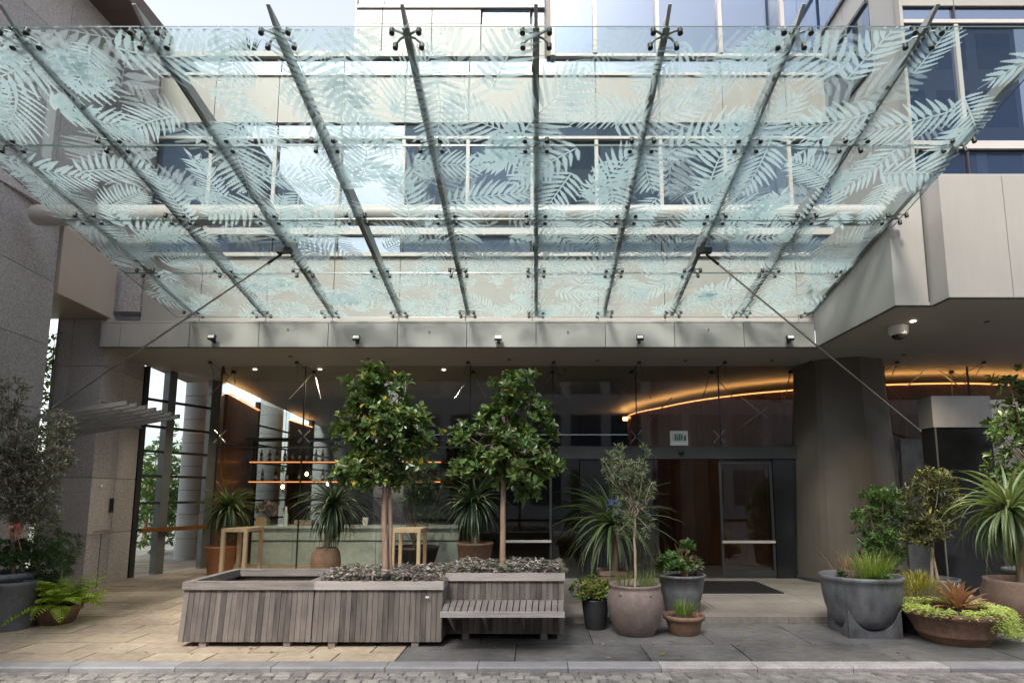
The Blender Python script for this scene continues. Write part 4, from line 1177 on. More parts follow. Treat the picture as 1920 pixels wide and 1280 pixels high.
# ------------------------------------------------------------------ timber planters
PF = 6.42                                # front of the long planters
def frame_box(name, label, x0, x1, y0, y1, zb, zt, rail_m, sl_x, sr_x, nfront, feet, soil_z, group):
    t = thing(name, label, 'planter', ((x0 + x1) / 2, (y0 + y1) / 2, 0), group)
    bat = .045
    zr = zt - .085
    for i in range(nfront):
        def xx(u, lo): return x0 + (x1 - x0) * u + (lo * ((sl_x * (1 - u)) + sr_x * u))
        u0, u1 = i / nfront, (i + 1) / nfront; g = .0022
        m = MB(); o = random.uniform(-.003, .003)
        m.slab((xx(u0, 1) + g, y0 + o, zb), (xx(u1, 1) - g, y0 + o, zb), (xx(u1, 0) - g, y0 + bat + o, zr), (xx(u0, 0) + g, y0 + bat + o, zr), .022)
        m.build('slat', M['slat'], t, loc=(xx(u0, 1), y0, zb))
    ns = max(6, int((y1 - y0) / .062))
    for side in (0, 1):
        for i in range(ns):
            a = y0 + .06 + (y1 - y0 - .07) * i / ns; c = y0 + .06 + (y1 - y0 - .07) * (i + 1) / ns - .004
            m = MB()
            if side == 0: m.slab((x0 + sl_x, c, zb), (x0 + sl_x, a, zb), (x0, a, zr), (x0, c, zr), .022)
            else: m.slab((x1 + sr_x, a, zb), (x1 + sr_x, c, zb), (x1, c, zr), (x1, a, zr), .022)
            m.build('slat', M['slat'], t, loc=(x0 if side == 0 else x1, a, zb))
    bpiece('back_board', M['slat'], t, (x0, y1 - .024, zb), (x1, y1, zr))
    rw = .085
    bpiece('top_rail', rail_m, t, (x0 - .012, y0 + bat - .03, zr + .002), (x1 + .010, y0 + bat + rw - .03, zt))
    bpiece('top_rail', M['rail'], t, (x0 - .012, y1 - rw + .012, zr + .002), (x1 + .010, y1 + .012, zt))
    for xa in (x0 - .012, x1 + .010 - rw):
        bpiece('top_rail', M['rail'], t, (xa, y0 + bat + rw - .028, zr + .002), (xa + rw, y1 - rw + .010, zt - .001))
    for xa in feet:
        for ya in (y0 + .02, y1 - .14):
            bpiece('foot', M['rail'], t, (xa - .037, ya, .001), (xa + .037, ya + .09, zb + .01))
    bpiece('soil', M['soil'], t, (x0 + .03, y0 + .08, soil_z - .06), (x1 - .03, y1 - .03, soil_z))
    bpiece('bottom_board', M['slat'], t, (x0 + .02, y0 + .05, zb + .012), (x1 - .02, y1 - .026, zb + .035))
    return t
random.seed(21)
DA = DZ(1213, 0)
ax0, ax1, bx1_ = X(347, 1100, DA + .05), X(585, 1150, DA), X(828, 1150, DA)
ZRIM = .668
feet = lambda *p: [X(q, 1208, DA + .03) for q in p]
grp = 'weathered timber planters along the kerb'
pa = frame_box('timber_planter', 'weathered slatted timber planter with bare soil, nearest the granite wall', ax0, ax1 - .004, DA, DA + 1.14, .055, ZRIM, M['rail'], -.012, 0, 24, feet(380, 538), .50, grp)
pb_ = frame_box('timber_planter', 'weathered slatted timber planter with leafy tree and pale top rail, between bare planter and bench', ax1 + .004, bx1_, DA, DA + 1.14, .055, ZRIM, M['rail_pale'], 0, -.0, 24, feet(622, 778), .60, grp)
DC = DZ(1199, 0)
cx0, cx1 = X(836, 1130, DC), X(1058, 1130, DC)
ZRC = .715
pc = frame_box('bench_planter', 'weathered timber planter with slatted bench seat and a leafy tree', cx0, cx1, DC, DC + 1.05, .065, ZRC, M['rail_pale'], 0, 0, 21, [X(872, 1195, DC), X(1020, 1195, DC), X(1050, 1195, DC + .2)], .64, grp)
# bench seat
SZ = .425; SY0 = DZ(1147, SZ)
SX0, SX1 = X(826, 1150, SY0), X(1058, 1150, SY0)
n = 19
for i in range(n):
    u0, u1 = i / n, (i + 1) / n
    m = MB(); g = .006
    f0, f1 = SX0 + (SX1 - SX0) * u0 + g, SX0 + (SX1 - SX0) * u1 - g
    b0, b1 = cx0 - .01 + (cx1 - cx0 + .01) * u0 + g, cx0 - .01 + (cx1 - cx0 + .01) * u1 - g
    m.slab((f0, SY0 + .032, SZ), (f1, SY0 + .032, SZ), (b1, DC + .015, SZ), (b0, DC + .015, SZ), .024)
    m.build('seat_slat', M['rail'], pc, loc=(f0, SY0, SZ))
bpiece('seat_edge', M['rail_pale'], pc, (SX0 - .005, SY0, SZ - .052), (SX1 + .005, SY0 + .03, SZ + .002))
for px in (840, 906, 981, 1050):
    x = X(px, 1160, SY0 + .1)
    m = MB(); w = .014
    k = [(SY0 + .05, SZ - .03), (DC + .01, SZ - .03), (DC + .01, .10), (DC - .03, .10)]
    m.poly([(x - w, y, z) for y, z in k][::-1]); m.poly([(x + w, y, z) for y, z in k])
    for i in range(4):
        j = (i + 1) % 4; m.poly([(x - w, *k[i]), (x + w, *k[i]), (x + w, *k[j]), (x - w, *k[j])])
    m.build('bracket', M['rail'], pc, loc=(x, SY0, SZ))
m = MB(); p = at(801, 1119, DA - .006); p.y = DA + .005; m.box((p.x - .018, p.y - .01, p.z - .009), (p.x + .018, p.y + .002, p.z + .009)); m.build('tag', M['white'], pb_, loc=p)

# ------------------------------------------------------------------ plants
def rnd_dir(r):
    z = r.uniform(-1, 1); a = r.uniform(0, 2 * PI); s = math.sqrt(1 - z * z)
    return Vector((s * math.cos(a), s * math.sin(a), z))
def ground_cover(label, x0, x1, y0, y1, z, m_, n, seed):
    r = random.Random(seed); m = MB()
    for i in range(n):
        x, y = r.uniform(x0, x1), y0 + (y1 - y0) * r.random() ** 1.3
        h = z + .03 + r.random() ** 1.2 * .10
        c = Vector((x, y, h))
        m.tube([(x, y, z - .01), c], .006, 4, cap=False)
        for k in range(r.randint(7, 10)):
            d = Vector((math.cos(k * 2.4 + i), math.sin(k * 2.4 + i), r.uniform(-.25, .9)))
            m.leaf(c, d, Vector((0, 0, 1)), r.uniform(.045, .075), r.uniform(.024, .034), 1 if (i % 5 < 2) else 0, .22, .1)
    o = m.build('ground_cover', [m_, M['l_cover']]); tag(o, label, 'ground cover', None, 'stuff')
ground_cover('grey purple succulent ground cover filling the middle planter', ax1 + .05, bx1_ - .02, DA + .06, DA + 1.05, .61, M['l_purple'], 430, 1)
ground_cover('grey purple succulent ground cover filling the bench planter', cx0 + .02, cx1 + .02, DC + .06, DC + .98, .655, M['l_purple'], 460, 2)

def ell_pts(ells, n, r, D, dr):
    """points inside ellipsoids measured as (px, py, rx, ry) in photo pixels at distance D"""
    E = []
    for px, py, rx, ry in ells:
        c = at(px, py, D); e = at(px + rx, py - ry, D)
        E.append((c, abs(e.x - c.x), abs(e.z - c.z)))
    ws = [a * b * (a * dr) for _, a, b in E]
    out = []
    for _ in range(n):
        c, a, b = r.choices(E, ws)[0]
        d = rnd_dir(r); q = r.random() ** .42
        out.append((c + Vector((d.x * a * q, d.y * a * dr * q, d.z * b * q)), Vector((d.x, d.y * dr, d.z + .25)).normalized()))
    return out
def clumped(pts, r, ncl, sc):
    """gather twig tips into clumps so that the crown shows gaps and stray shoots"""
    cl = r.sample(pts, ncl); out = []
    for p, d in pts:
        c, cd = min(cl, key=lambda k: (k[0] - p).length_squared)
        k = r.uniform(.15, .6)
        q = p.lerp(c, k) + rnd_dir(r) * sc * r.random()
        if r.random() < .05: q = q + d * r.uniform(.06, .16)
        out.append((q, (d + (q - c) * 4).normalized()))
    return out
def foliage(pts, r, per, L, W, up=.5, spread=.9, mi=lambda r: 0, fold=.22, bend=.15):
    m = MB()
    for p, d in pts:
        k0 = r.uniform(0, 6.28)
        ax = (d + Vector((0, 0, up))).normalized(); u = ax.orthogonal().normalized(); v = ax.cross(u)
        for k in range(per):
            a = k0 + k * 2.4; s = spread * r.uniform(.6, 1.1)
            dd = (ax * (1 - s * .55) + (u * math.cos(a) + v * math.sin(a)) * s).normalized()
            l = L * r.uniform(.65, 1.15)
            m.leaf(p + dd * .012 - ax * k * L * .10, dd, ax + rnd_dir(r) * .35, l, W * l / L * r.uniform(.85, 1.15), mi(r), fold, bend)
    return m
def limbs(m, base, pts, r, n, r0, r1, seg=6):
    tops = r.sample(pts, min(n, len(pts)))
    for p, d in tops:
        mid = base.lerp(p, .5) + Vector((r.uniform(-.05, .05), r.uniform(-.05, .05), -abs(p.x - base.x) * .2))
        m.tube([base, mid, p], [r0, (r0 + r1) / 2, r1], seg, cap=False)
def tree_from(t, trunk_pts, radii, ells, D, dr, ntips, per, L, W, mats, mi, seed, bark, nl=22, branch=.015, up=.5, seg=10):
    r = random.Random(seed)
    pts = clumped(ell_pts(ells, ntips, r, D, dr), r, 62, .07)
    m = MB(); m.tube(trunk_pts, radii, seg)
    top = Vector(trunk_pts[-1]); low = Vector(trunk_pts[-2])
    half = len(pts)
    limbs(m, top, pts, r, nl // 2, branch, .004); limbs(m, low.lerp(top, .6), pts, r, nl // 2, branch, .004)
    m.build('trunk', bark, t)
    f = foliage(pts, r, per, L, W, up, mi=mi)
    f.build('crown', mats, t)
ymix = lambda frac: (lambda r: 1 if r.random() < frac else 0)
def trunk(base, top, n, wob, r):
    out = []
    for i in range(n + 1):
        u = i / n; out.append(base.lerp(top, u) + Vector((r.uniform(-wob, wob), r.uniform(-wob, wob), 0)) * (1 if 0 < i < n else 0))
    return out
r = random.Random(7)
D1 = DA + .52
b_ = at(723, 1062, D1); b_.z = .58
t = thing('planter_tree', 'glossy leaved tree with twin stems and a few yellow leaves in the middle planter', 'tree', b_, 'glossy leaved trees in the timber planters')
tree_from(t, trunk(b_, at(722, 905, D1), 5, .012, r) + [at(716, 820, D1)], [.042, .036, .033, .031, .029, .027, .018],
          [(708, 735, 62, 50), (668, 748, 34, 26), (740, 805, 74, 55), (665, 810, 45, 52), (690, 880, 62, 42), (770, 850, 48, 40), (745, 900, 30, 22), (650, 880, 26, 34), (800, 800, 22, 22)],
          D1, .9, 760, 7, .092, .054, [M['l_dark'], M['l_yellow']], ymix(.05), 31, M['bark'], 26)
m = MB(); m.tube(trunk(b_ + Vector((.055, .05, 0)), at(730, 900, D1 + .05), 4, .01, r), [.030, .027, .025, .024, .02], 8); m.build('stem', M['bark'], t)
D2 = DC + .5
b_ = at(943, 1050, D2); b_.z = .62
t = thing('planter_tree', 'glossy leaved tree on one slim straight stem behind the bench', 'tree', b_, 'glossy leaved trees in the timber planters')
tree_from(t, trunk(b_, at(944, 880, D2), 5, .006, r) + [at(948, 800, D2)], [.040, .036, .034, .032, .031, .030, .018],
          [(962, 735, 50, 42), (945, 790, 52, 40), (1015, 775, 34, 34), (960, 850, 78, 50), (870, 810, 36, 34), (1020, 850, 36, 44), (885, 870, 44, 36), (990, 900, 48, 34), (1000, 930, 20, 14)],
          D2, .9, 720, 7, .090, .054, [M['l_dark'], M['l_yellow']], ymix(.03), 32, M['bark'], 26)

# pots -----------------------------------------------------------
def pot_mesh(prof, m_, t, seg=32, name='pot'):
    m = MB(); m.lathe(prof, seg); return link(name, m.mesh(name, m_), t)
def soil_disc(t, r, z):
    m = MB(); m.lathe([(r, z - .02), (r * .6, z + .006), (.001, z + .012)], 20); link('soil', m.mesh('soil', M['soil']), t)
def lp(t, v): return Vector(v) - Vector(t.location)
def ground_at(px, py):
    """where a pot whose base shows at this pixel stands"""
    z = 0.0
    for _ in range(4):
        D = DZ(py, z); z = zg(X(px, py, D), D)
    return Vector((X(px, py, D), D, z))
def hollow(r_top, z_top, th=.02): return [(r_top - th, z_top - .005), (r_top - th - .01, z_top - .07)]
def grass(t, c, n, L, W, spread, m_, seed, name='grass_tuft', up=(60, 88), droop=(20, 70)):
    r = random.Random(seed); m = MB()
    for i in range(n):
        a = r.uniform(0, 2 * PI); q = spread * math.sqrt(r.random())
        m.strap(Vector(c) + Vector((math.cos(a) * q, math.sin(a) * q, 0)), a + r.uniform(-.6, .6), R(r.uniform(*up)), L * r.uniform(.6, 1.1), W, R(r.uniform(*droop)), 4, 0, .15)
    return link(name, m.mesh(name, m_), t)
def straps(t, c, n, L, W, m_, seed, el=(-20, 85), droop=(35, 95), name='foliage', seg=7, hz=.06, fold=.3, wprof=None, elpow=1.0):
    r = random.Random(seed); m = MB()
    for i in range(n):
        a = i * 2.39996 + r.uniform(-.2, .2); u = (i + .5) / n
        e = el[1] + (el[0] - el[1]) * u ** elpow
        m.strap(Vector(c) + Vector((math.cos(a) * .03, math.sin(a) * .03, hz * (1 - u))), a, R(e + r.uniform(-8, 8)), L * r.uniform(.72, 1.08), W * r.uniform(.85, 1.1), R(r.uniform(*droop)), seg, 0, fold, wprof, r.uniform(-.4, .4))
    return link(name, m.mesh(name, m_), t)
def bush(t, c, rad, n, per, L, W, m_, seed, name='foliage', up=.5, mi=lambda r: 0, q=.42, low=-.4):
    r = random.Random(seed); pts = []
    while len(pts) < n:
        d = rnd_dir(r)
        if d.z < low: continue
        k = r.random() ** q
        pts.append((Vector(c) + Vector((d.x * rad[0], d.y * rad[1], d.z * rad[2])) * k, (d + Vector((0, 0, .3))).normalized()))
    m = foliage(pts, r, per, L, W, up, mi=mi)
    for p, d in r.sample(pts, min(14, len(pts))): m.tube([Vector(c) + Vector((0, 0, -rad[2] * .5)), p], [.006, .002], 4, m_ and 0, cap=False)
    return link(name, m.mesh(name, m_), t)

# middle group ---------------------------------------------------
g0 = ground_at(1192, 1187)
t = thing('potted_tree', 'slim olive leaved tree in a round taupe pot right of the bench', 'potted tree', g0)
S = (1245 - 1139) / 2 * g0.y / FPX / 1.04
pot_mesh([(S*.62, 0), (S*.66, .01), (S*.86, .13), (S*.985, .27), (S, .36), (S*.97, .44), (S*.90, .50), (S*.885, .515), (S*.90, .53), (S*.93, .55), (S*.92, .565), (S*.86, .565), (S*.83, .50)], M['taupe'], t, 40)
soil_disc(t, S * .84, .51)
r = random.Random(17)
Dp = g0.y
stem_top = lp(t, at(1190, 940, Dp))
m = MB(); m.tube(trunk(Vector((0, 0, .5)), stem_top, 7, .010, r), [.017, .016, .015, .014, .014, .013, .013, .012], 8)
pts = [(lp(t, p), d) for p, d in ell_pts([(1172, 885, 38, 34), (1150, 866, 22, 26), (1208, 862, 13, 30), (1160, 850, 14, 20), (1190, 915, 36, 34), (1180, 950, 36, 30), (1212, 985, 12, 30), (1168, 990, 14, 22)], 340, r, Dp, 1.0)]
limbs(m, stem_top, pts, r, 26, .008, .003, 5); limbs(m, stem_top - Vector((0, 0, .12)), pts, r, 16, .008, .003, 5)
link('trunk', m.mesh('trunk', M['bark_pale']), t)
m = foliage(pts, r, 7, .058, .018, .6, .8); link('crown', m.mesh('crown', M['l_olive']), t)
grass(t, (.12, -.02, .52), 90, .24, .007, .12, M['l_grass'], 4)
grass(t, (-.12, .05, .52), 50, .20, .007, .10, M['l_grass'], 5)
for sx in (-.9, .55):
    a = R(-90) + sx * .8; m = MB(); p = Vector((math.cos(a) * S * .955, math.sin(a) * S * .955, .47)); m.tube([p, p + Vector((math.cos(a), math.sin(a), 0)) * .012], [.016, .010], 10); link('knob', m.mesh('knob', M['taupe']), t)

g0 = ground_at(1117, 1177)
t = thing('potted_shrub', 'yellow green small shrub in a charcoal tub between bench and taupe pot', 'potted plant', g0)
pot_mesh([(.12, 0), (.125, .01), (.155, .22), (.165, .33), (.168, .345), (.150, .345), (.148, .30)], M['darkpot'], t)
soil_disc(t, .15, .31)
bush(t, (-.04, 0, .42), (.27, .2, .17), 105, 6, .062, .030, [M['l_gold'], M['l_mid']], 6, mi=lambda r: 0 if r.random() < .45 else 1)

g0 = Vector((X(1278, 1100, 7.85), 7.85, ZT))
t = thing('potted_plants', 'mixed leafy plants with red stems in a grey metal pot behind terracotta bowl', 'potted plant', g0)
zt_ = Z(1080, 7.6) - ZT
pot_mesh([(.20, 0), (.21, .01), (.27, zt_ * .6), (.295, zt_ - .035), (.31, zt_ - .03), (.31, zt_), (.285, zt_), (.28, zt_ - .05)], M['lead'], t)
soil_disc(t, .28, zt_ - .03)
bush(t, (-.12, -.05, zt_ + .12), (.22, .2, .16), 50, 6, .075, .05, M['l_mid'], 8)
bush(t, (.16, 0, zt_ + .10), (.14, .16, .12), 30, 6, .06, .04, M['l_olive'], 9, name='foliage')
bush(t, (.10, .02, zt_ + .34), (.09, .08, .08), 12, 6, .085, .055, M['l_mid'], 10, name='foliage')
grass(t, (-.2, .05, zt_), 30, .45, .008, .10, M['l_grass'], 10)
m = MB()
for dx, h in ((-.02, .30), (.02, .36), (.06, .26), (-.06, .40)): m.tube([(dx * .5 + .02, -.08, zt_ - .02), (dx + .02, -.10, zt_ + h * .6), (dx * 2 + .02, -.1, zt_ + h)], [.014, .010, .003], 6)
link('red_stems', m.mesh('red_stems', M['l_red']), t)

g0 = ground_at(1283, 1187)
t = thing('potted_grass', 'small terracotta bowl of green grass in front of the grey metal pot', 'potted plant', g0)
pot_mesh([(.155, 0), (.165, .01), (.20, .13), (.215, .165), (.235, .17), (.240, .20), (.232, .215), (.205, .215), (.20, .18)], M['terracotta'], t)
soil_disc(t, .205, .195)
grass(t, (0, 0, .19), 110, .24, .009, .11, M['l_grass'], 12)
grass(t, (.12, -.08, .19), 16, .16, .010, .05, M['l_red'], 13, name='dry_blades', up=(20, 60))
bpiece('saucer', M['terracotta'], t, g0 + Vector((-.02, -.02, .0005)), g0 + Vector((.02, .02, .004)))

Dd = 8.2
g0 = Vector((X(1152, 1095, Dd), Dd, ZT))
t = thing('potted_dracaena', 'strap leaved dracaena in a square dusky pot beside the slim tree', 'potted plant', g0)
zt_ = Z(1067, Dd) - ZT; w = .215
m = MB(); 
for (r0, z0), (r1, z1) in zip([(w*.85, 0), (w*.97, zt_ - .06), (w*1.03, zt_ - .055), (w*1.03, zt_), (w*.9, zt_)], [(w*.97, zt_ - .06), (w*1.03, zt_ - .055), (w*1.03, zt_), (w*.9, zt_), (w*.88, zt_ - .06)]):
    c = [(-1, -1), (1, -1), (1, 1), (-1, 1)]
    for i in range(4):
        j = (i + 1) % 4
        m.poly([(c[i][0]*r0, c[i][1]*r0, z0), (c[j][0]*r0, c[j][1]*r0, z0), (c[j][0]*r1, c[j][1]*r1, z1), (c[i][0]*r1, c[i][1]*r1, z1)])
link('pot', m.mesh('pot', M['terracotta_dusky']), t)
m = MB(); m.box((-w*.9, -w*.9, zt_ - .10), (w*.9, w*.9, zt_ - .05)); link('soil', m.mesh('soil', M['soil']), t)
top = lp(t, at(1148, 985, Dd))
m = MB(); m.tube([(0, 0, zt_ - .06), (.02, 0, zt_ + .2), top], [.05, .04, .045], 10); link('trunk', m.mesh('trunk', M['bark']), t)
straps(t, top, 125, 1.0, .046, M['l_strap'], 14, el=(-50, 86), droop=(40, 105), elpow=.8)
m = MB(); p = lp(t, at(1150, 950, Dd - .18)); r = random.Random(2); 
for i in range(9): 
    d = rnd_dir(r); m.leaf(p + d * .02, d, rnd_dir(r), .10, .085, 0, .1)
o = m.build('blue_cloth', M['blue']); o.location = Vector(t.location); tag(o, 'small bright blue scrap of cloth caught in the dracaena leaves', 'cloth')

# right group ----------------------------------------------------
g0 = ground_at(1632, 1197)
g0.x = X(1622, 1150, g0.y + .25); g0.y += .30
t = thing('lead_planter', 'big grey lead planter bowl on arched square foot with grasses', 'potted plant', g0)
s = (1690 - 1548) / 2 * g0.y / FPX * .985
prof = [(s * .25, .05), (s * .5, .065), (s * .68, .12), (s * .80, .20), (s * .87, .30), (s * .925, .42), (s * .95, .54), (s * .965, .60), (s * 1.0, .615), (s * 1.01, .64), (s * .99, .66), (s * .93, .66), (s * .91, .58)]
pot_mesh(prof, M['lead'], t, 48)
soil_disc(t, s * .92, .60)
m = MB(); hw = s * .64; ang = R(-4)
rot = lambda x, y: (x * math.cos(ang) - y * math.sin(ang), x * math.sin(ang) + y * math.cos(ang))
for q in range(4):
    qa = q * PI / 2
    def C(u, z, off=0.0):
        x, y = u * hw, -hw + off; x, y = x * math.cos(qa) - y * math.sin(qa), x * math.sin(qa) + y * math.cos(qa)
        return (*rot(x, y), z)
    N_ = 14
    for i in range(N_):
        u0, u1 = -1 + 2 * i / N_, -1 + 2 * (i + 1) / N_
        h = lambda u: .06 + .24 * abs(u) ** 2.4
        m.poly([C(u0, 0), C(u1, 0), C(u1, h(u1)), C(u0, h(u0))])
        k_ = .62
        m.poly([C(u0, h(u0)), C(u1, h(u1)), C(u1 * k_, h(u1) + .03, hw * .38), C(u0 * k_, h(u0) + .03, hw * .38)])
link('foot', m.mesh('foot', M['lead']), t)
grass(t, (.08, -.1, .60), 230, .42, .007, .17, M['l_lime'], 16, up=(50, 88), droop=(20, 60))
grass(t, (.08, -.05, .60), 120, .40, .007, .2, M['l_grass'], 17)
grass(t, (-.18, -.05, .60), 45, .46, .007, .10, M['l_red'], 18, name='red_grass', up=(45, 80), droop=(10, 40))
bush(t, (.12, -.26, .62), (.17, .09, .07), 32, 6, .05, .03, M['l_mid'], 19, name='foliage')
bush(t, (-.28, -.12, .64), (.07, .06, .09), 14, 6, .05, .02, M['l_deep'], 20, name='foliage')

g0 = Vector((X(1657, 1080, 8.7), 8.7, ZT))
t = thing('potted_shrub', 'tall loose green shrub standing between the dark column and the lead planter', 'potted plant', g0)
pot_mesh([(.18, 0), (.24, .38), (.26, .40), (.24, .42), (.22, .38)], M['darkpot'], t); soil_disc(t, .22, .38)
r = random.Random(40)
pts = [(lp(t, p), d) for p, d in ell_pts([(1650, 930, 34, 30), (1620, 965, 22, 22), (1672, 965, 34, 30), (1655, 1005, 44, 34), (1650, 1040, 40, 28)], 300, r, 8.7, 1.0)]
m = MB(); m.tube([(0, 0, .36), (0, 0, 1.0)], [.018, .012], 6); limbs(m, Vector((0, 0, .5)), pts, r, 24, .009, .003, 5); link('stems', m.mesh('stems', M['bark']), t)
m = foliage(pts, r, 7, .085, .032, .5, .9); link('crown', m.mesh('crown', M['l_mid']), t)

g0 = Vector((X(1752, 1090, 8.1), 8.1, ZT))
t = thing('potted_shrub', 'bronze and cream variegated shrub on a forked stem before the black pylon', 'potted plant', g0)
pot_mesh([(.22, 0), (.28, .33), (.30, .36), (.30, .40), (.27, .40), (.26, .36)], M['greypot'], t); soil_disc(t, .26, .37)
r = random.Random(41)
pts = [(lp(t, p), d) for p, d in ell_pts([(1748, 905, 42, 30), (1715, 940, 22, 28), (1775, 945, 26, 34), (1745, 985, 40, 32), (1720, 1005, 28, 26)], 300, r, 8.1, 1.0)]
m = MB(); tp = lp(t, at(1748, 985, 8.1)); m.tube([(-.03, 0, .36), (-.01, 0, .7), tp], [.022, .018, .014], 7); m.tube([(.05, 0, .36), (.02, .02, .7), tp + Vector((.03, 0, .05))], [.02, .016, .012], 7)
limbs(m, tp, pts, r, 26, .009, .003, 5); link('stems', m.mesh('stems', M['bark_pale']), t)
m = foliage(pts, r, 7, .080, .030, .6, .85, mi=lambda r: 1 if r.random() < .10 else 0); link('crown', m.mesh('crown', [M['l_variegated'], M['l_gold']]), t)

g0 = Vector((X(1722, 1150, 7.1), 7.1, 0))
t = thing('potted_shrub', 'rounded golden green bush between the lead planter and wide terracotta bowl', 'potted plant', g0)
pot_mesh([(.20, 0), (.25, .22), (.27, .24), (.25, .26), (.23, .22)], M['darkpot'], t); soil_disc(t, .23, .23)
r = random.Random(42); m = MB()
for i in range(1400):
    d = rnd_dir(r); 
    if d.z < -.35: continue
    p = Vector((d.x * .25, d.y * .2, .38 + d.z * .22))
    a = math.atan2(d.y, d.x)
    m.strap(p, a, R(20 + 60 * d.z), r.uniform(.10, .17), .010, R(r.uniform(30, 90)), 3, 0, .1)
link('foliage', m.mesh('foliage', M['l_gold']), t)

g0 = ground_at(1788, 1213); g0.y += .30; g0.x = X(1788, 1180, g0.y)
t = thing('terracotta_bowl', 'wide terracotta bowl with bronze bromeliad and trailing lime sedum', 'potted plant', g0)
s = (1872 - 1707) / 2 * g0.y / FPX * .99
pot_mesh([(s*.62, 0), (s*.64, .012), (s*.72, .075), (s*.745, .085), (s*.76, .10), (s*.75, .11), (s*.90, .24), (s*.97, .285), (s*1.0, .29), (s*1.0, .335), (s*.98, .345), (s*.92, .345), (s*.90, .29)], M['terracotta'], t, 44)
soil_disc(t, s * .91, .32)
wp = lambda u: 1.0 if u < .75 else max(.12, 1 - (u - .75) / .27)
straps(t, (.06, -.02, .33), 46, .30, .045, M['l_brome'], 22, el=(5, 82), droop=(10, 50), seg=5, fold=.25, wprof=wp, name='bromeliad')
r = random.Random(23); m = MB()
def sedum(path):
    for i in range(len(path) - 1):
        a, c = Vector(path[i]), Vector(path[i + 1])
        for k in range(5):
            d = rnd_dir(r); d.z = abs(d.z) * .6
            m.leaf(a.lerp(c, r.random()), d + (c - a).normalized() * .5, Vector((0, 0, 1)), r.uniform(.024, .040), .018, 0, .2)
for i in range(430):
    a = r.uniform(0, 2 * PI); q = s * r.uniform(.62, 1.0)
    p = Vector((math.cos(a) * q, math.sin(a) * q, .345 + r.uniform(0, .03)))
    out = Vector((math.cos(a), math.sin(a), 0))
    right = max(0, math.cos(a - R(-20)))
    n_ = 2 + (int(right * 6) if r.random() < .75 and right > .55 else 0)
    path = [p]
    for k in range(n_):
        path.append(path[-1] + out * (.04 if k < 2 else .012) + Vector((r.uniform(-.01, .01), r.uniform(-.01, .01), .004 if k == 0 else -.045)))
    sedum(path)
link('sedum', m.mesh('sedum', M['l_sedum']), t)

Dy = 7.3
g0 = Vector((X(1930, 1190, Dy), Dy, 0))
t = thing('potted_yucca', 'large pale striped yucca in a round terracotta pot at the right edge', 'potted plant', g0)
zt_ = Z(1092, Dy - .3)
pot_mesh([(.30, 0), (.31, .01), (.42, zt_ * .45), (.45, zt_ * .7), (.40, zt_ * .93), (.41, zt_), (.37, zt_), (.36, zt_ - .08)], M['terracotta_dusky'], t, 40); soil_disc(t, .36, zt_ - .06)
top = lp(t, at(1893, 960, Dy))
m = MB(); m.tube([(0, 0, zt_ - .08), (-.02, 0, zt_ + .25), top], [.07, .055, .06], 10); link('trunk', m.mesh('trunk', M['bark']), t)
straps(t, top, 170, .84, .046, [M['l_strapp']], 24, el=(-70, 86), droop=(45, 110), elpow=.75, seg=9)

Dt = 8.0
g0 = Vector((X(1945, 1100, Dt), Dt, ZT))
t = thing('potted_tree', 'broad leaved tree rising behind the yucca at the right edge', 'potted tree', g0)
pot_mesh([(.26, 0), (.34, .45), (.37, .48), (.37, .52), (.33, .52), (.32, .46)], M['greypot'], t); soil_disc(t, .32, .48)
r = random.Random(50)
pts = [(lp(t, p), d) for p, d in ell_pts([(1910, 720, 42, 40), (1935, 790, 70, 54), (1885, 800, 40, 44), (1930, 880, 72, 54), (1868, 850, 32, 22), (2000, 800, 70, 90)], 360, r, Dt, .9)]
m = MB(); tp = lp(t, at(1945, 880, Dt)); m.tube([(0, 0, .46), (.01, 0, 1.0), tp], [.045, .04, .03], 9); limbs(m, tp, pts, r, 30, .014, .004); link('trunk', m.mesh('trunk', M['bark']), t)
m = foliage(pts, r, 7, .10, .052, .5, .9); link('crown', m.mesh('crown', M['l_dark']), t)

# left group -----------------------------------------------------
g0 = ground_at(5, 1186); g0.y += .25; g0.x = X(2, 1150, g0.y)
t = thing('potted_shrub', 'very large grey round pot with dark foliage at the left edge', 'potted plant', g0)
zt_ = Z(1078, g0.y - .3)
pot_mesh([(.24, 0), (.25, .01), (.31, zt_ * .5), (.33, zt_ - .07), (.35, zt_ - .065), (.35, zt_), (.31, zt_), (.30, zt_ - .07)], M['greypot'], t, 40); soil_disc(t, .30, zt_ - .06)
bush(t, (.0, 0, zt_ + .18), (.30, .3, .24), 150, 7, .055, .022, M['l_deep'], 60)
Dl = 7.45
g0 = Vector((X(46, 1160, Dl), Dl, zg(-6.9, Dl)))
t = thing('potted_shrub', 'dense dark green shrub in a charcoal pot behind the terracotta fern bowl', 'potted plant', g0)
zt_ = Z(1082, Dl)
pot_mesh([(.20, 0), (.29, zt_ - .05), (.31, zt_ - .045), (.31, zt_), (.28, zt_), (.27, zt_ - .06)], M['darkpot'], t); soil_disc(t, .27, zt_ - .05)
r = random.Random(61); 
pts = [(lp(t, p), d) for p, d in ell_pts([(100, 1025, 50, 40), (60, 1040, 48, 36), (120, 1050, 32, 28), (95, 1070, 40, 22)], 330, r, Dl - .1, .9)]
m = foliage(pts, r, 8, .050, .017, .5, .9); link('foliage', m.mesh('foliage', M['l_deep']), t)
r = random.Random(62)
Dg = 7.25
g0 = Vector((X(20, 1150, Dg), Dg, zg(-7, Dg)))
t = thing('potted_tree', 'airy grey leaved tree with thin bare stems against the granite wall', 'potted tree', g0)
pot_mesh([(.20, 0), (.26, .50), (.28, .52), (.28, .56), (.25, .56), (.24, .5)], M['greypot'], t); soil_disc(t, .24, .52)
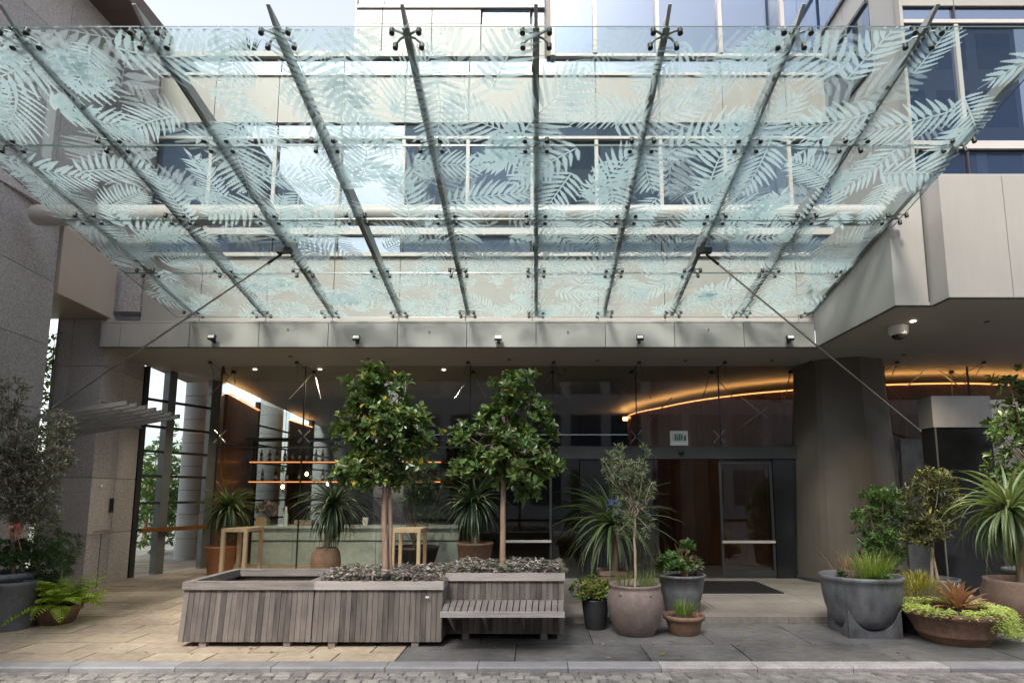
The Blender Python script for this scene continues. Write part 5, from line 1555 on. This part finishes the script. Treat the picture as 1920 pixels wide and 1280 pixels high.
pts = [(lp(t, p), d) for p, d in ell_pts([(45, 910, 75, 75), (95, 850, 55, 60), (20, 830, 60, 70), (60, 960, 60, 45), (20, 745, 35, 50), (105, 800, 40, 36), (-20, 880, 40, 90)], 950, r, Dg - .1, .55)]
m = MB(); tp = lp(t, at(22, 960, Dg)); m.tube([(0, 0, .5), tp], [.025, .02], 8)
limbs(m, tp, pts, r, 70, .010, .0025, 5)
for e in ((15, 690), (45, 720), (0, 700), (90, 760), (-10, 740)): m.tube([tp, tp.lerp(lp(t, at(*e, Dg)), .5) + Vector((r.uniform(-.05, .05), 0, 0)), lp(t, at(*e, Dg))], [.012, .008, .002], 5)
link('trunk', m.mesh('trunk', M['bark']), t)
m = foliage(pts, r, 6, .062, .021, .5, .9); link('crown', m.mesh('crown', M['l_grey']), t)
p = at(30, 992, 7.0)
m = MB()
for i in range(26):
    d = rnd_dir(r); m.leaf(p + Vector((d.x * .04, d.y * .03, d.z * .04)), d, rnd_dir(r), .05, .035, 0, .1)
m.tube([p, p + Vector((0, .1, -.25))], .004, 4)
o = m.build('pink_flower', M['l_pink'], None, loc=p); tag(o, 'small coral pink flower head above the grey pot at the left', 'flower')

g0 = ground_at(107, 1175); g0.y += .22; g0.x = X(107, 1150, g0.y)
t = thing('potted_fern', 'lime green fern spilling from a terracotta bowl by the granite wall', 'potted plant', g0)
pot_mesh([(.17, 0), (.18, .01), (.225, .13), (.232, .16), (.255, .165), (.265, .205), (.255, .225), (.225, .225), (.22, .18)], M['terracotta'], t); soil_disc(t, .22, .205)
r = random.Random(64); m = MB()
for i in range(58):
    a = i * 2.4 + r.uniform(-.3, .3); e = R(r.uniform(15, 80)); L = r.uniform(.32, .62); dr = R(r.uniform(50, 110))
    if math.cos(a) > .3 : L *= 1.15
    p = Vector((math.cos(a) * .08, math.sin(a) * .08, .2)); n_ = 13
    for k in range(n_):
        u = k / n_; el_ = e - dr * u ** 1.3
        d = Vector((math.cos(a) * math.cos(el_), math.sin(a) * math.cos(el_), math.sin(el_))); rr = Vector((-math.sin(a), math.cos(a), 0))
        q = p + d * L / n_
        if k > 1:
            w = .105 * math.sin(PI * min(1, u * .85 + .15)) + .012
            for sgn in (-1, 1):
                m.leaf(p, rr * sgn + d * .55 + Vector((0, 0, -.15)), d.cross(rr) * sgn * -1 + Vector((0, 0, 2)), w, .030, 0, .1, .15)
        m.tube([p, q], .003, 3, cap=False); p = q
link('fronds', m.mesh('fronds', M['l_fern']), t)
# climbing plant in the gap between the granite walls
m = MB(); r = random.Random(66); t0 = at(70, 690, 8.9)
for i in range(520):
    u = r.random(); p = Vector((-8.22 + r.gauss(0, .09), 9.75 + r.uniform(-.3, .3), .9 + 3.4 * u))
    for k in range(3): m.leaf(p, rnd_dir(r), Vector((0, 0, 1)), .085, .05, 0, .2)
for q in range(3): m.tube([(-8.25 + q * .05, 9.8, .05), (-8.2 + q * .04, 9.8, 2.2), (-8.25, 9.8, 4.2)], [.02, .014, .006], 5)
o = m.build('climbing_plant', M['l_lime'], None, loc=(-8.2, 9.8, .05)); tag(o, 'yellow green climber in the narrow gap between the granite walls', 'plant')

# inside the lobby -------------------------------------------------
def dracaena(px, D, py_rim, rpx, prof, m_, top_px, n, L, Wd, leaf, label, seed, el=(-60, 86), droop=(40, 100)):
    g0 = Vector((X(px, 1050, D), D, zg(X(px, 1050, D), D))); t = thing('potted_dracaena', label, 'potted plant', g0, 'strap leaved dracaenas behind the planters')
    zt_ = Z(py_rim, D) - g0.z; s = rpx * D / FPX
    pot_mesh([(a * s, b * zt_) for a, b in prof], m_, t); soil_disc(t, s * .8, zt_ - .04)
    top = lp(t, at(*top_px, D))
    m = MB(); m.tube([(0, 0, zt_ - .05), (.01, 0, zt_ * .6 + top.z * .4), top], [.06, .045, .05], 9); link('trunk', m.mesh('trunk', M['bark']), t)
    straps(t, top, n, L, Wd, leaf, seed, el=el, droop=droop, elpow=.75, seg=8)
tall = [(.72, 0), (.98, .93), (1.03, .94), (1.03, 1), (.9, 1), (.88, .9)]
belly = [(.62, 0), (.9, .25), (1.0, .55), (.92, .85), (.75, .97), (.75, 1), (.66, 1), (.66, .9)]
dracaena(413, DG - .42, 1022, 26, tall, M['terracotta_bright'], (428, 955), 130, .66, .05, M['l_strap'], 'yellow green dracaena in a tall terracotta pot behind the bare planter', 71, droop=(50, 110))
dracaena(611, DG - .45, 1026, 27, belly, M['terracotta'], (625, 948), 150, .85, .045, M['l_strapd'], 'dark drooping dracaena in a round terracotta pot before the bar counter', 72, el=(-75, 80))
dracaena(890, DG - .45, 1016, 33, tall, M['terracotta'], (888, 945), 160, .80, .042, M['l_strapd'], 'dark drooping dracaena in a terracotta pot left of the bench tree stem', 73, el=(-75, 80))
g0 = Vector((X(775, 1050, DG + 1.2), DG + 1.2, ZT))
t = thing('potted_shrub', 'dark tub of loose green foliage behind the second timber stool', 'potted plant', g0)
pot_mesh([(.38, 0), (.50, .40), (.52, .46), (.48, .46), (.46, .40)], M['darkpot'], t); soil_disc(t, .46, .42)
r = random.Random(75)
pts = [(lp(t, p), d) for p, d in ell_pts([(790, 945, 60, 36), (765, 920, 40, 30), (800, 905, 50, 30)], 160, r, DG + 1.2, .8)]
m = MB(); m.tube([(0, 0, .4), (0, 0, 1.1)], [.02, .012], 6); limbs(m, Vector((0, 0, .5)), pts, r, 30, .009, .003, 5); link('stems', m.mesh('stems', M['bark']), t)
m = foliage(pts, r, 6, .10, .05, .5, .9); link('crown', m.mesh('crown', M['l_deep']), t)
# dark plant on the counter
r = random.Random(76); p0 = at(500, 955, BD + .35); p0.z = zc + .20
t = thing('counter_plant', 'dark purple leaved plant standing on the bar counter end', 'plant', (p0.x, p0.y, zc + .002))
pot_mesh([(.07, 0), (.10, .14), (.085, .14)], M['greypot'], t)
bush(t, (0, 0, .32), (.24, .2, .2), 60, 6, .09, .04, M['l_purple'], 77)
# tufts of the roof garden
for i, (px, py, n_, lb) in enumerate(((470, 82, 70, 'spiky green plant tuft on the hotel roof edge under the sky'), (440, 90, 40, 'small green plant tuft on the hotel roof edge near the spiky one'))):
    D = DW + .55; g0 = Vector((X(px, py, D), D, zr[97] - .05))
    t = thing('roof_plant', lb, 'plant', g0)
    pot_mesh([(.16, 0), (.2, .2), (.18, .2)], M['greypot'], t); straps(t, (0, 0, .18), n_, .55 if i == 0 else .35, .035, M['l_strapd'], 80 + i, el=(10, 86), droop=(10, 60))

# a few fallen leaves on the pavement
r = random.Random(99); m = MB()
for i in range(70):
    x, y = (r.uniform(-5.5, 5.5), r.uniform(KB, 9.0)) if i < 30 else (r.choice((-3.2, -1.8, -.3, .7, 1.2, 1.7, 3.6, 4.4)) + r.gauss(0, .35), r.uniform(5.95, 7.0))
    a = r.uniform(0, 2 * PI)
    m.leaf(Vector((x, y, zg(x, y) + .006)), Vector((math.cos(a), math.sin(a), .05)), Vector((0, 0, 1)), r.uniform(.04, .075), r.uniform(.02, .035), 0 if r.random() < .6 else 1, .15, .1)
tag(m.build('fallen_leaves', [M['bark'], M['l_yellow']]), 'scattered dry fallen leaves on the pavement', 'leaves', None, 'stuff')
# planting and a lane beyond the glazed side wall
for i, (x, y, h, rr, lb) in enumerate(((-9.6, 15.2, 3.0, .9, 'leafy lane tree nearest the first round column'), (-9.3, 19.5, 3.6, 1.1, 'leafy lane tree beyond the second round column'), (-11.5, 17.5, 4.0, 1.4, 'wide leafy lane tree at the back of the side lane'))):
    r = random.Random(90 + i); t = thing('lane_tree', lb, 'tree', (x, y, 0), 'trees in the side lane')
    pts = []
    for _ in range(260):
        d = rnd_dir(r); q = r.random() ** .45
        pts.append((Vector((d.x * rr * q, d.y * rr * q, h * .52 + d.z * h * .48 * q)), d))
    m = MB(); m.tube([(0, 0, 0), (.03, 0, h * .4), (0, .02, h * .6)], [.07, .05, .03], 7); limbs(m, Vector((0, 0, h * .4)), pts, r, 18, .02, .005); link('trunk', m.mesh('trunk', M['bark']), t)
    m = foliage(pts, r, 6, .16, .07, .5, .9); link('crown', m.mesh('crown', M['l_mid']), t)
b = MB(); b.box((-16, DG + 2.3, -.13), (G1[0] - .3, 30, ZT - .01)); tag(b.build('side_lane', M['terrace']), kind='structure')

# ------------------------------------------------------------------ across the street (unseen, mirrored in the glass, sized to shape sun and shade)
def block(label, x0, x1, y, h, m_, fl, wd, seed):
    t = thing('opposite_building', label, 'building', ((x0 + x1) / 2, y, 0))
    bpiece('facade', m_, t, (x0, y - 8, 0), (x1, y, h))
    nf = int(h / fl); nw = int((x1 - x0) / wd)
    for j in range(nf):
        for i in range(nw):
            x = x0 + (x1 - x0) * (i + .5) / nw; z = j * fl + fl * .55
            piece('window', M['opp_glass'], t, (x, y + .012, z), (wd * .78, .04, fl * .62))
block('dark glass office tower across the street, mirrored in the right upper windows', -8.5, 28, -16.0, 28.8, M['opp_dark'], 3.6, 2.5, 1)
block('lower grey office block across the street, mirrored in the left upper windows', -40, -12.5, -15.0, 14.5, M['opp'], 3.6, 2.5, 2)
